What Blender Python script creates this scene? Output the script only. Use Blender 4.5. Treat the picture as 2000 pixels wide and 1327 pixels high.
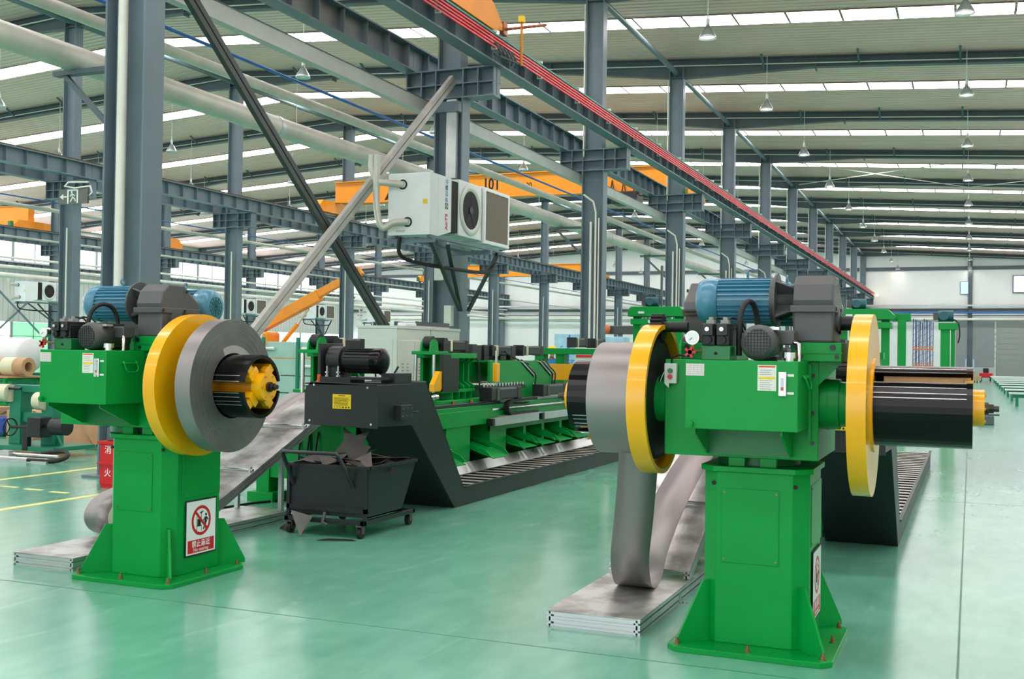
import bpy, bmesh, math, random
from mathutils import Vector, Matrix
random.seed(7)
PI = math.pi
for o in list(bpy.data.objects): bpy.data.objects.remove(o, do_unlink=True)
SC = bpy.context.scene
COL = SC.collection

# ---------------------------------------------------------------- camera
yaw, pitch, roll = .3948, .0117, .0145
fw = Vector((-math.sin(yaw)*math.cos(pitch), math.cos(yaw)*math.cos(pitch), math.sin(pitch)))
r0 = Vector((math.cos(yaw), math.sin(yaw), 0)); u0 = r0.cross(fw)
rt = r0*math.cos(roll) + u0*math.sin(roll); up = -r0*math.sin(roll) + u0*math.cos(roll)
cd = bpy.data.cameras.new('camera'); cd.sensor_width = 36; cd.lens = 2153.4/2000*36
cd.clip_start = .05; cd.clip_end = 400
CAM = bpy.data.objects.new('camera', cd); COL.objects.link(CAM)
CAMP = Vector((0, 0, 1.6))
CAM.matrix_world = Matrix.Translation(CAMP) @ Matrix((rt, up, -fw)).transposed().to_4x4()
SC.camera = CAM
def pix(p):
    d = Vector(p) - CAMP; z = d.dot(fw)
    if z <= .1: return None
    return (1000 + 2153.4*d.dot(rt)/z, 663.5 - 2153.4*d.dot(up)/z, z)
def in_view(p, m=60):
    q = pix(p); return q is not None and -m < q[0] < 2000+m and -m < q[1] < 1327+m

# ---------------------------------------------------------------- world, exposure
W = bpy.data.worlds.new('world'); SC.world = W; W.use_nodes = True
bg = W.node_tree.nodes['Background']; bg.inputs[0].default_value = (.93, .95, 1, 1); bg.inputs[1].default_value = 2.2
SC.view_settings.view_transform = 'Standard'; SC.view_settings.look = 'None'
SC.view_settings.gamma = 1; SC.view_settings.use_curve_mapping = False
SC.view_settings.exposure = 0.42
SKY_L = 9.5        # radiance of the daylight panels in the roof
WIN_L = 3.0         # radiance of the daylight windows
LAMP_L = 25.0       # radiance of the lit lamp bulbs

# ---------------------------------------------------------------- materials
MATS = {}
def mat(name, col, rough=.5, metal=0., var=.08, vs=3., bump=0., bs=40., coat=0., emit=0., spec=.5, dirt=None, aniso=None):
    if name in MATS: return MATS[name]
    m = bpy.data.materials.new(name); m.use_nodes = True; MATS[name] = m
    nt = m.node_tree; b = nt.nodes['Principled BSDF']
    b.inputs['Roughness'].default_value = rough; b.inputs['Metallic'].default_value = metal
    b.inputs['Specular IOR Level'].default_value = spec
    if coat: b.inputs['Coat Weight'].default_value = coat; b.inputs['Coat Roughness'].default_value = .08
    tc = nt.nodes.new('ShaderNodeTexCoord')
    if var > 0:
        n = nt.nodes.new('ShaderNodeTexNoise'); n.inputs['Scale'].default_value = vs; n.inputs['Detail'].default_value = 2
        nt.links.new(tc.outputs['Object'], n.inputs['Vector'])
        cr = nt.nodes.new('ShaderNodeValToRGB')
        lo = [max(0, c*(1-var)) for c in col]; hi = [min(1, c*(1+var)) for c in col]
        if dirt: lo = [c*(1-var) for c in dirt]
        cr.color_ramp.elements[0].position = .3; cr.color_ramp.elements[0].color = (*lo, 1)
        cr.color_ramp.elements[1].position = .7; cr.color_ramp.elements[1].color = (*hi, 1)
        nt.links.new(n.outputs['Fac'], cr.inputs['Fac']); nt.links.new(cr.outputs['Color'], b.inputs['Base Color'])
        rr = nt.nodes.new('ShaderNodeMapRange'); rr.inputs[3].default_value = rough*.85; rr.inputs[4].default_value = min(1, rough*1.15)
        nt.links.new(n.outputs['Fac'], rr.inputs[0]); nt.links.new(rr.outputs[0], b.inputs['Roughness'])
    else:
        b.inputs['Base Color'].default_value = (*col, 1)
    if bump:
        n2 = nt.nodes.new('ShaderNodeTexNoise'); n2.inputs['Scale'].default_value = bs; n2.inputs['Detail'].default_value = 1
        if aniso:
            mp = nt.nodes.new('ShaderNodeMapping'); mp.inputs['Scale'].default_value = aniso
            nt.links.new(tc.outputs['Object'], mp.inputs['Vector']); nt.links.new(mp.outputs[0], n2.inputs['Vector'])
        else: nt.links.new(tc.outputs['Object'], n2.inputs['Vector'])
        bp = nt.nodes.new('ShaderNodeBump'); bp.inputs['Strength'].default_value = bump; bp.inputs['Distance'].default_value = .01
        nt.links.new(n2.outputs['Fac'], bp.inputs['Height']); nt.links.new(bp.outputs[0], b.inputs['Normal'])
    if emit:
        b.inputs['Emission Color'].default_value = (*col, 1); b.inputs['Emission Strength'].default_value = emit
    return m
def S(r, g, b):            # sRGB 0-255 to linear
    return tuple((c/255/12.92 if c/255 <= .04045 else ((c/255+.055)/1.055)**2.4) for c in (r, g, b))
STEEL = mat('steel_grey_paint', S(104, 120, 130), .45, 0, .10, 1.5)
STEELD = mat('steel_dark_paint', S(84, 96, 104), .5, 0, .10, 1.5)
BRACED = mat('brace_dark', S(66, 70, 70), .5, .2, .2, 4)
BRACEL = mat('brace_light', S(176, 174, 168), .5, .1, .12, 4)
GREEN = mat('machine_green', S(0, 148, 62), .36, 0, .07, 2.5, spec=.25)
GREEN2 = mat('machine_green_dark', S(24, 118, 62), .4, 0, .1, 4)
TEAL = mat('teal_green_paint', S(20, 128, 98), .4, 0, .1, 3)
MINT = mat('mint_cabinet', S(166, 204, 192), .45, 0, .06, 3)
YEL = mat('machine_yellow', S(250, 178, 6), .3, 0, .05, 3, coat=.3)
YELD = mat('yellow_ochre', S(214, 140, 20), .45, 0, .1, 3)
BLACK = mat('black_gloss', S(9, 9, 11), .2, 0, .15, 3, spec=.25)
BLK = mat('black_satin', S(25, 26, 29), .42, 0, .12, 3, .05, 60)
CHAR = mat('charcoal_paint', S(35, 38, 43), .42, 0, .10, 3)
RUB = mat('rubber', S(26, 26, 27), .6, 0, .1, 8)
BLUE = mat('motor_blue', S(70, 132, 160), .33, 0, .08, 4, coat=.25)
TEALM = mat('motor_teal', S(24, 92, 100), .38, 0, .08, 4)
GBOX = mat('gearbox_grey', S(82, 83, 84), .45, .1, .1, 5, .06, 70)
GREYM = mat('motor_grey', S(76, 78, 78), .4, .1, .1, 5)
CHROME = mat('bright_metal', S(214, 214, 212), .2, 1, .05, 6)
ALU = mat('aluminium', S(206, 208, 210), .38, .85, .06, 5, .05, 50)
BOLT = mat('bolt_brass', S(150, 116, 84), .4, .7, .15, 20)
SHEET = mat('steel_sheet', S(146, 140, 140), .42, .6, .06, 3)
COILE = mat('coil_edge', S(128, 126, 124), .45, .7, .12, 5)
WHITE = mat('white_paint', S(236, 238, 240), .45, 0, .03, 3)
OFFW = mat('off_white_paint', S(214, 220, 212), .5, 0, .04, 3)
PVC = mat('pvc_white', S(226, 224, 214), .4, 0, .05, 3)
INSUL = mat('pipe_insulation', S(204, 202, 192), .42, .25, .1, 2, .12, 8)
BLUEP = mat('blue_pipe', S(30, 110, 190), .4, 0, .08, 4)
RED = mat('signal_red', S(208, 20, 34), .4, 0, .06, 4)
REDB = mat('conductor_red', S(232, 48, 60), .4, 0, .05, 4)
TEALB = mat('conductor_teal', S(52, 142, 128), .45, 0, .08, 4)
COPPER = mat('copper_rod', S(176, 110, 80), .4, .5, .1, 5)
ORANGE = mat('crane_orange', S(246, 150, 24), .42, 0, .06, 2)
CARD = mat('cardboard', S(196, 156, 118), .8, 0, .12, 4)
CREAM = mat('cream_plastic', S(224, 220, 188), .5, 0, .06, 4)
BRONZE = mat('filter_mesh', S(112, 104, 90), .6, .2, .2, 120)
DARK = mat('dark_void', S(16, 17, 19), .7, 0, 0)
PAPER = mat('paper', S(232, 228, 222), .7, 0, .03, 9)
PINKP = mat('paper_pink', S(226, 214, 212), .7, 0, .03, 9)
INK = mat('ink_black', S(20, 20, 22), .6, 0, 0)
INKG = mat('ink_grey', S(140, 140, 140), .6, 0, 0)
INKB = mat('ink_blue', S(62, 120, 205), .5, 0, 0)
WPRINT = mat('print_white', S(240, 240, 240), .5, 0, 0)
YSTK = mat('sticker_yellow', S(245, 205, 10), .45, 0, .04, 20)
ORSTK = mat('sticker_orange', S(230, 86, 40), .5, 0, .04, 20)
GLASSY = mat('gauge_glass', S(200, 206, 212), .08, 0, .04, 6)
SKIN = mat('skin', S(205, 150, 120), .55, 0, .05, 8)
BLUECL = mat('cloth_blue', S(60, 120, 190), .8, 0, .1, 10)
FILM = mat('blue_film', S(176, 214, 236), .35, 0, .1, 6)
RIBM = mat('rib_highlight', S(196, 196, 200), .25, .9, .05, 6)  # pale metal colour paints highlight lines onto the black mandrel ribs
RUST = mat('rail_rust', S(92, 74, 64), .6, .4, .2, 3)

# ---------------------------------------------------------------- mesh builder
class MB:
    def __init__(s): s.v = []; s.f = []; s.sm = []
    def add(s, vs, fs, smooth=False, M=None):
        n = len(s.v)
        if M is not None: vs = [M @ Vector(p) for p in vs]
        s.v += [tuple(p) for p in vs]
        for f in fs: s.f.append(tuple(i+n for i in f)); s.sm.append(smooth)
        return s
    def box(s, x0, y0, z0, x1, y1, z1, M=None):
        vs = [(x0,y0,z0),(x1,y0,z0),(x1,y1,z0),(x0,y1,z0),(x0,y0,z1),(x1,y0,z1),(x1,y1,z1),(x0,y1,z1)]
        return s.add(vs, [(0,3,2,1),(4,5,6,7),(0,1,5,4),(1,2,6,5),(2,3,7,6),(3,0,4,7)], False, M)
    def prism(s, poly, axis, a, b, M=None):
        # poly: 2D points; axis 'x': (y,z), 'y': (x,z), 'z': (x,y)
        def P(p, t): return (t, p[0], p[1]) if axis == 'x' else (p[0], t, p[1]) if axis == 'y' else (p[0], p[1], t)
        n = len(poly); vs = [P(p, a) for p in poly] + [P(p, b) for p in poly]
        ar = sum(poly[i][0]*poly[(i+1)%n][1]-poly[(i+1)%n][0]*poly[i][1] for i in range(n))
        fl = (ar > 0) != (axis == 'y')
        fs = [tuple(range(n))[::-1] if fl else tuple(range(n)), tuple(range(n, 2*n)) if fl else tuple(range(n, 2*n))[::-1]]
        for i in range(n):
            j = (i+1) % n; q = (i, j, j+n, i+n); fs.append(q if fl else q[::-1])
        return s.add(vs, fs, False, M)
    def cyl(s, p0, p1, r, n=20, r2=None, caps=True, smooth=True, M=None):
        p0 = Vector(p0); p1 = Vector(p1); r2 = r if r2 is None else r2
        d = (p1-p0).normalized(); a = d.orthogonal().normalized(); b = d.cross(a)
        if abs(d.z) < .99: a = d.cross(Vector((0,0,1))).normalized(); b = a.cross(d)*-1; b = d.cross(a)
        C = [(a*math.cos(2*PI*i/n)+b*math.sin(2*PI*i/n)) for i in range(n)]
        A = [p0+c*r for c in C]; B = [p1+c*r2 for c in C]
        s.add(A+B, [(i, (i+1)%n, n+(i+1)%n, n+i) for i in range(n)], smooth, M)
        if caps:
            if r > 0: s.add(A, [tuple(range(n))[::-1]], False, M)
            if r2 > 0: s.add(B, [tuple(range(n))], False, M)
        return s
    def ring(s, p0, p1, ro, ri, n=32, a0=0., a1=2*PI, M=None, smooth=True):
        # hollow ring / arc shell between p0 and p1; angle measured from world up when the axis is horizontal
        p0 = Vector(p0); p1 = Vector(p1); d = (p1-p0).normalized()
        u = Vector((0,0,1)) if abs(d.z) < .9 else Vector((1,0,0)); u = (u-d*u.dot(d)).normalized(); w = d.cross(u)
        full = abs(a1-a0-2*PI) < 1e-6; m = n if full else n+1
        C = [u*math.cos(a0+(a1-a0)*i/n)+w*math.sin(a0+(a1-a0)*i/n) for i in range(m)]
        k = n
        def q(A, B, fl):
            fs = [(i, (i+1)%m, m+(i+1)%m, m+i) for i in range(k)]
            s.add(A+B, [f[::-1] for f in fs] if fl else fs, smooth, M)
        O0=[p0+c*ro for c in C]; O1=[p1+c*ro for c in C]; I0=[p0+c*ri for c in C]; I1=[p1+c*ri for c in C]
        q(O0, O1, False); q(I0, I1, True)
        sm = smooth; smooth = False
        q(I0, O0, False); q(I1, O1, True)
        if not full:
            s.add([O0[0],O1[0],I1[0],I0[0]], [(0,1,2,3)], False, M); s.add([O0[-1],O1[-1],I1[-1],I0[-1]], [(3,2,1,0)], False, M)
        return s
    def tube(s, pts, r, n=8, M=None, caps=True):
        P = [Vector(p) for p in pts]; rings = []; a = None
        for i, p in enumerate(P):
            d = ((P[min(i+1, len(P)-1)]-p).normalized() + (p-P[max(i-1, 0)]).normalized())
            d = d.normalized() if d.length > 1e-6 else Vector((0,0,1))
            if a is None: a = d.orthogonal().normalized()
            a = (a-d*a.dot(d)).normalized(); b = d.cross(a)
            rings += [p+a*r*math.cos(2*PI*k/n)+b*r*math.sin(2*PI*k/n) for k in range(n)]
        fs = []
        for i in range(len(P)-1):
            for k in range(n): fs.append((i*n+k, i*n+(k+1)%n, (i+1)*n+(k+1)%n, (i+1)*n+k))
        s.add(rings, fs, True, M)
        if caps: s.add(rings[:n], [tuple(range(n))[::-1]], False, M); s.add(rings[-n:], [tuple(range(n))], False, M)
        return s
    def lathe(s, prof, c, axis='z', n=24, M=None):
        # prof: (radius, height) list
        c = Vector(c); rings = []
        for r, h in prof:
            for k in range(n):
                t = 2*PI*k/n; x, y = r*math.cos(t), r*math.sin(t)
                p = Vector((x,y,h)) if axis == 'z' else Vector((h,x,y)) if axis == 'x' else Vector((y,h,x))
                rings.append(c+p)
        fs = []
        for i in range(len(prof)-1):
            for k in range(n): fs.append((i*n+k, i*n+(k+1)%n, (i+1)*n+(k+1)%n, (i+1)*n+k))
        return s.add(rings, fs, True, M)
    def bar(s, p0, p1, w, h, M=None, up=(0,0,1)):
        # rectangular bar from p0 to p1: w sideways, h along up
        p0 = Vector(p0); p1 = Vector(p1); d = (p1-p0).normalized(); u = Vector(up)
        if abs(d.dot(u)) > .98: u = Vector((0,1,0))
        a = d.cross(u).normalized(); b = a.cross(d)
        vs = [p+a*i*w/2+b*j*h/2 for p in (p0, p1) for i, j in ((-1,-1),(1,-1),(1,1),(-1,1))]
        return s.add(vs, [(0,1,2,3),(7,6,5,4),(0,4,5,1),(1,5,6,2),(2,6,7,3),(3,7,4,0)], False, M)
    def mesh(s, name, m):
        me = bpy.data.meshes.new(name); me.from_pydata(s.v, [], s.f); me.polygons.foreach_set('use_smooth', s.sm)
        me.materials.append(m)
        bm = bmesh.new(); bm.from_mesh(me); bmesh.ops.recalc_face_normals(bm, faces=bm.faces[:]) if len(bm.faces) < 6000 else None
        bm.to_mesh(me); bm.free(); me.update(); return me
    def build(s, name, m, parent=None, bev=0., loc=None, rot=None):
        return obj(name, s.mesh(name, m), parent, bev, loc, rot)
def obj(name, me, parent=None, bev=0., loc=None, rot=None):
    o = bpy.data.objects.new(name, me); COL.objects.link(o)
    if parent is not None: o.parent = parent
    if loc is not None: o.location = loc
    if rot is not None: o.rotation_euler = rot
    if bev:
        b = o.modifiers.new('bevel', 'BEVEL'); b.width = bev; b.segments = 2; b.limit_method = 'ANGLE'; b.angle_limit = .7
    return o
def tag(o, label, cat, group=None):
    o['label'] = label; o['category'] = cat
    if group: o['group'] = group
    return o
def thing(name, label, cat, loc=(0,0,0), rz=0, group=None):
    o = bpy.data.objects.new(name, None); COL.objects.link(o); o.location = loc; o.rotation_euler = (0,0,rz)
    o.empty_display_size = .1
    return tag(o, label, cat, group)
def struct(o): o['kind'] = 'structure'; return o
def stuff(o): o['kind'] = 'stuff'; return o
def dup(src, parent=None):
    c = src.copy(); COL.objects.link(c); c.parent = parent
    for ch in list(src.children): dup(ch, c)
    return c
def text(s, size, m, name='lettering', parent=None, loc=(0,0,0), rot=(0,0,0), align='CENTER', depth=.0008, sx=1., bold=0.):
    cu = bpy.data.curves.new('t', 'FONT'); cu.body = s; cu.size = size; cu.align_x = align; cu.align_y = 'CENTER'
    cu.extrude = depth; cu.resolution_u = 3; cu.offset = bold
    t = bpy.data.objects.new('t', cu); COL.objects.link(t)
    dg = bpy.context.evaluated_depsgraph_get(); me = bpy.data.meshes.new_from_object(t.evaluated_get(dg))
    bpy.data.objects.remove(t); bpy.data.curves.remove(cu)
    me.materials.clear(); me.materials.append(m)
    if sx != 1: me.transform(Matrix.Diagonal((sx, 1, 1, 1)))
    return obj(name, me, parent, 0, loc, rot)
ORD = ['first','second','third','fourth','fifth','sixth','seventh','eighth','ninth','tenth','eleventh','twelfth','thirteenth','fourteenth']
FRONT = (PI/2, 0, 0)            # lettering that faces the -Y side
RIGHT = (PI/2, 0, PI/2)         # lettering that faces the +X side
SC.cycles.max_bounces = 4; SC.cycles.diffuse_bounces = 3; SC.cycles.glossy_bounces = 2; SC.cycles.transmission_bounces = 1
SC.cycles.caustics_reflective = False; SC.cycles.caustics_refractive = False
SC.cycles.use_light_tree = False
SC.cycles.adaptive_threshold = .03
# ================================================================= the hall
XA, XB, XC, XD, XR = -9.582, -28.29, -47.0, -65.9, 9.3
Y0, DY = 10.734, 9.0
def Yk(k): return Y0 + DY*k
YW, YF = Yk(11)+.35, -16.3
def zr(x): return 13.1 - .062*abs(x-XB)

# floor: green epoxy
fm = bpy.data.materials.new('epoxy_floor'); fm.use_nodes = True; nt = fm.node_tree; b = nt.nodes['Principled BSDF']
tc = nt.nodes.new('ShaderNodeTexCoord')
def noise(sc, det=4, rough=.55, scale=None, dist=0.):
    n = nt.nodes.new('ShaderNodeTexNoise'); n.inputs['Scale'].default_value = sc; n.inputs['Detail'].default_value = det
    n.inputs['Roughness'].default_value = rough; n.inputs['Distortion'].default_value = dist
    if scale:
        mp = nt.nodes.new('ShaderNodeMapping'); mp.inputs['Scale'].default_value = scale
        nt.links.new(tc.outputs['Object'], mp.inputs['Vector']); nt.links.new(mp.outputs[0], n.inputs['Vector'])
    else: nt.links.new(tc.outputs['Object'], n.inputs['Vector'])
    return n
n1 = noise(.55, 4, .6, None, .6); n2 = noise(6, 2, .6, (1, .35, 1)); n3 = noise(1.6, 4, .7, (1.4, .5, 1), 1.)
cr = nt.nodes.new('ShaderNodeValToRGB'); e = cr.color_ramp.elements
e[0].position = .28; e[0].color = (*S(82, 155, 130), 1); e[1].position = .75; e[1].color = (*S(126, 189, 166), 1)
mx = nt.nodes.new('ShaderNodeMix'); mx.data_type = 'FLOAT'; mx.inputs[0].default_value = .35
nt.links.new(n1.outputs['Fac'], mx.inputs[2]); nt.links.new(n2.outputs['Fac'], mx.inputs[3]); nt.links.new(mx.outputs[0], cr.inputs['Fac'])
wr = nt.nodes.new('ShaderNodeValToRGB'); wr.color_ramp.elements[0].position = .62; wr.color_ramp.elements[0].color = (0,0,0,1)
wr.color_ramp.elements[1].position = .8; wr.color_ramp.elements[1].color = (.5,.5,.5,1); nt.links.new(n3.outputs['Fac'], wr.inputs['Fac'])
mc = nt.nodes.new('ShaderNodeMix'); mc.data_type = 'RGBA'; mc.inputs[7].default_value = (*S(170, 206, 188), 1)
nt.links.new(wr.outputs['Color'], mc.inputs[0]); nt.links.new(cr.outputs['Color'], mc.inputs[6]); nt.links.new(mc.outputs[2], b.inputs['Base Color'])
rr = nt.nodes.new('ShaderNodeMapRange'); rr.inputs[3].default_value = .13; rr.inputs[4].default_value = .24
nt.links.new(n3.outputs['Fac'], rr.inputs[0]); nt.links.new(rr.outputs[0], b.inputs['Roughness'])
bp = nt.nodes.new('ShaderNodeBump'); bp.inputs['Strength'].default_value = .012; bp.inputs['Distance'].default_value = .02
n4 = noise(1.6, 1, .45, (.5, 2.2, 1)); nt.links.new(n4.outputs['Fac'], bp.inputs['Height']); nt.links.new(bp.outputs[0], b.inputs['Normal'])
b.inputs['IOR'].default_value = 1.52; b.inputs['Specular IOR Level'].default_value = .6
floor = struct(MB().box(XD-.3, YF-.3, -.25, XR+.3, YW+.5, 0).build('floor', fm))
JOINT = mat('floor_joint', S(58, 122, 98), .5, 0, .05)
YLINE = mat('floor_yellow', S(226, 222, 130), .4, 0, .08, 6)
for x in (-.05, -4.25-12.6, -12.6): MB().box(x-.006, YF, -.01, x+.006, YW, .0012).build('floor_joint', JOINT, floor)
for y in (-2.1, 5.62, 13.3, 21, 28.7, 36.4, 44.1, 60): MB().box(XD, y-.004, -.01, XR, y+.004, .0011).build('floor_joint', JOINT, floor)
for x in (-8.68, -10.62): MB().box(x-.05, 3, -.01, x+.05, 100, .0018).build('floor_line', YLINE, floor)
for i in range(9): MB().box(-9.3-.42*i, 9.2+.05*i, -.01, -9.05-.42*i, 9.27+.05*i, .0019).build('floor_line', YLINE, floor)

# roof: ribbed sheet falling both ways from the ridge over the middle column row
ROOF = mat('roof_sheet', S(246, 204, 196), .5, .15, .05, .6)
mb = MB(); prof = []
y = YF
while y < YW+.3:
    prof += [(y, .0), (y+.17, .0), (y+.185, .06), (y+.25, .06), (y+.265, 0)]; y += .3
xs = [XD-.3, XB, XR+.3]
vs = [(x, p[0], zr(x)+.02+p[1]) for x in xs for p in prof]; n = len(prof)
mb.add(vs, [(j*n+i, (j+1)*n+i, (j+1)*n+i+1, j*n+i+1) for j in range(2) for i in range(n-1)])
ceiling = mb.build('ceiling', ROOF); struct(ceiling)
# roof deck above the ribs keeps the daylight out between the panels
MB().prism([(XD-.4, zr(XD)+.12), (XB, zr(XB)+.12), (XR+.4, zr(XR)+.12), (XR+.4, zr(XR)+.2), (XB, zr(XB)+.2), (XD-.4, zr(XD)+.2)], 'y', YF-.2, YW+.4).build('roof_deck', ROOF, ceiling)
SKYM = mat('daylight_panel', (1., .935, .95), .5, 0, 0, emit=SKY_L)
pw, pl = 1.05, 1.47
def lit_face(me, axis, sign, other):
    me.materials.append(other)
    for p in me.polygons: p.material_index = 0 if p.normal[axis]*sign > .9 else 1
    return me
panel = lit_face(MB().box(-pl/2, -pw/2, -.02, pl/2, pw/2, .0).mesh('skylight_panel', SKYM), 2, -1, ROOF)
spots = []
for k in range(-3, 11):
    yc = Yk(k) + 4.4
    x = XB + .85
    while x < XR-.7: spots.append((x, yc)); x += 1.54
    x = XB - .85
    while x > XD+.7: spots.append((x, yc)); x -= 1.54
def panel_loc(s): return Vector((s[0], s[1], zr(s[0])-.005))
spots.sort(key=lambda s: (0 if in_view(panel_loc(s), 20) else 1, (panel_loc(s)-CAMP).length))
tilt = math.atan(.062)
rest = MB()
for i, s in enumerate(spots):
    t = tilt if s[0] > XB else -tilt
    if i < 300: obj('skylight_panel', panel, ceiling, 0, panel_loc(s), (0, t, 0))
    else: rest.box(-pl/2, -pw/2, -.02, pl/2, pw/2, 0, Matrix.Translation(panel_loc(s)) @ Matrix.Rotation(t, 4, 'Y'))
stuff(obj('skylight_panels_beyond', lit_face(rest.mesh('skylight_panels_beyond', SKYM), 2, -1, ROOF), ceiling))

# walls
WALLW = mat('wall_panel_white', S(236, 240, 238), .55, 0, .03, .5)
WALLG = mat('wall_panel_grey', S(190, 194, 190), .6, 0, .04, .5)
DOORG = mat('door_grey', S(150, 156, 154), .5, 0, .05, 1.)
WINM = mat('window_daylight', (.93, .97, 1.), .3, 0, 0, emit=WIN_L)
WING = mat('window_green_daylight', (.25, .85, .38), .3, 0, 0, emit=.8)
wb = MB(); wb.prism([(XD-.3, 0), (XR+.3, 0), (XR+.3, zr(XR)+.1), (XB, zr(XB)+.1), (XD-.3, zr(XD)+.1)], 'y', YW, YW+.2)
wall_back = struct(wb.build('wall_back', WALLW))
wl = MB()
for (y0, y1, z0, z1) in ((YF, YW, 0, 1.25), (YF, YW, 3.35, 7.9), (YF, YW, 9.7, 11.0)): wl.box(XD-.2, y0, z0, XD, y1, z1)
wall_left = struct(wl.build('wall_left', mat('wall_left_panel', S(206, 208, 204), .6, 0, .03, .5)))
struct(MB().box(XR, YF, 0, XR+.2, YW, zr(XR)+.1).build('wall_right', WALLW))
wf = MB()                                     # unseen front wall, its wide open gate added to let in fill light
wf.box(XD-.2, YF-.2, 0, -14, YF, 13.2); wf.box(6, YF-.2, 0, XR+.2, YF, 12); wf.prism([(-14, 7.5), (6, 7.5), (6, zr(6)+.1), (-14, zr(-14)+.1)], 'y', YF-.2, YF)
struct(wf.build('wall_front', WALLW))
wi = 0
FRM = mat('window_frame', S(150, 158, 160), .5, 0, .03)
y = 2.0; lo_i = 0
while y < YW-4:
    wi += 1
    w = struct(obj('window_%d' % wi, lit_face(MB().box(XD-.16, y, 7.92, XD-.1, y+4.0, 9.68).mesh('window', WINM), 0, 1, WALLG)))
    f = MB(); f.box(XD-.09, y-.25, 7.9, XD, y, 9.7); f.box(XD-.09, y+1.96, 7.9, XD-.02, y+2.04, 9.7); f.build('window_frame', FRM, w)
    y += 4.25
y = 2.0; j = 0
while y < YW-4:
    wi += 1; j += 1
    g = 59 < y < 64.5
    w = struct(obj('window_%d' % wi, lit_face(MB().box(XD-.16, y, 1.27, XD-.1, y+4.0, 3.33).mesh('window', WING if g else WINM), 0, 1, WALLG)))
    f = MB(); f.box(XD-.09, y-.25, 1.25, XD, y, 3.35); f.box(XD-.09, y+1.97, 1.25, XD-.02, y+2.03, 3.35); f.box(XD-.09, y, 2.27, XD-.02, y+4, 2.33); f.build('window_frame', FRM, w)
    y += 4.25
# ribs of the left wall cladding
mb = MB(); y = 40.
while y < YW: mb.box(XD, y, 3.4, XD+.02, y+.05, 7.85); y += .5
mb.build('cladding_ribs', WALLG, wall_left)

# ---------------------------------------------------------------- columns
def h_shaft(wx, wy, z0, z1, tf=.028, tw=.018):
    m = MB()
    for s in (-1, 1): m.box(s*wx/2-(tf if s > 0 else 0), -wy/2, z0, s*wx/2+(0 if s > 0 else tf), wy/2, z1)
    m.box(-wx/2+tf, -tw/2, z0, wx/2-tf, tw/2, z1); return m
low = h_shaft(.62, .35, 0, 6.6); low.box(-.42, -.32, 0, .42, .32, .03)
LOW = low.mesh('lower_shaft', STEEL)
cb = MB()
cb.box(-.97, -.17, 6.6, .97, .17, 6.63); cb.box(-.97, -.17, 7.17, .97, .17, 7.2); cb.box(-.97, -.012, 6.63, .97, .012, 7.17)
for x in (-.95, -.62, -.3, .3, .62, .95): cb.box(x-.012, -.165, 6.63, x+.012, .165, 7.17)
cb.box(-.97, -.165, 6.88, .97, .165, 6.9)
CORB = cb.mesh('corbel', STEEL)
UPM = {x: h_shaft(.5, .34, 7.2, zr(x)-.3).mesh('upper_shaft', STEEL) for x in (XA, XB, XC)}
PVM = MB(); PVM.tube([(-.05, -.14, .1), (-.05, -.14, 5.2)], .032); PVM.tube([(.09, -.14, .1), (.09, -.14, 5.45), (.02, -.16, 5.75), (-.25, -.2, 5.95)], .028); PVM.tube([(.18, -.14, .1), (.18, -.14, 5.3)], .02)
PVC2 = PVM.mesh('conduit', PVC)
PVU = MB().tube([(-.29, -.13, 7.0), (-.29, -.13, 11.2)], .026).mesh('conduit', PVC)
rows = ((XA, 0, 'crane-rail row with the red conductors'), (XB, 2, 'middle column row'), (XC, 3, 'column row before the left windows'))
COLS = {}
for X, k0, rn in rows:
    i = 0
    for k in range(k0, 12):
        if not any(in_view((X, Yk(k), z), 30) for z in (0, 3, 6, 9, 11)): continue
        nm = 'grey H-section steel column, %s of the %s' % (ORD[i], rn) if i else 'widest grey steel column at the %s, behind the %s' % (('left of the photo', 'left decoiler motors') if X == XA else ('start of the ' + rn, 'exit sign'))
        if i == 0 and X != XA: nm = 'grey H-section steel column, first in view of the ' + rn
        i += 1
        t = thing('steel_column', nm, 'column', (X, Yk(k), 0), 0, rn); COLS[(X, k)] = t
        obj('lower_shaft', LOW, t); obj('corbel', CORB, t); obj('upper_shaft', UPM[X], t)
        if X == XA:
            if k == 0: MB().tube([(-.06, -.14, .1), (-.06, -.14, 11)], .06, 12).build('conduit', PVC, t)
            elif k > 1: obj('conduit', PVC2, t); obj('conduit', PVU, t)
        elif X == XB: MB().tube([(.0, -.14, .1), (.0, -.14, 5.6)], .03).build('conduit', PVC, t)
# silver cable trunk on the second column of the red-rail row
MB().box(.02, -.3, 5.0, .23, -.19, 6.55).build('cable_trunk', ALU, COLS[(XA, 1)])
cbx = MB().box(.05, -.34, 2.1, .2, -.2, 2.5); cbx.box(-.2, -.3, 3.0, .0, -.2, 3.3)
cbx.build('junction_box', OFFW, COLS[(XA, 1)])
MB().box(-.2, -.35, 6.3, .3, -.2, 6.5).build('junction_box', STEEL, COLS[(XA, 1)])

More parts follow.
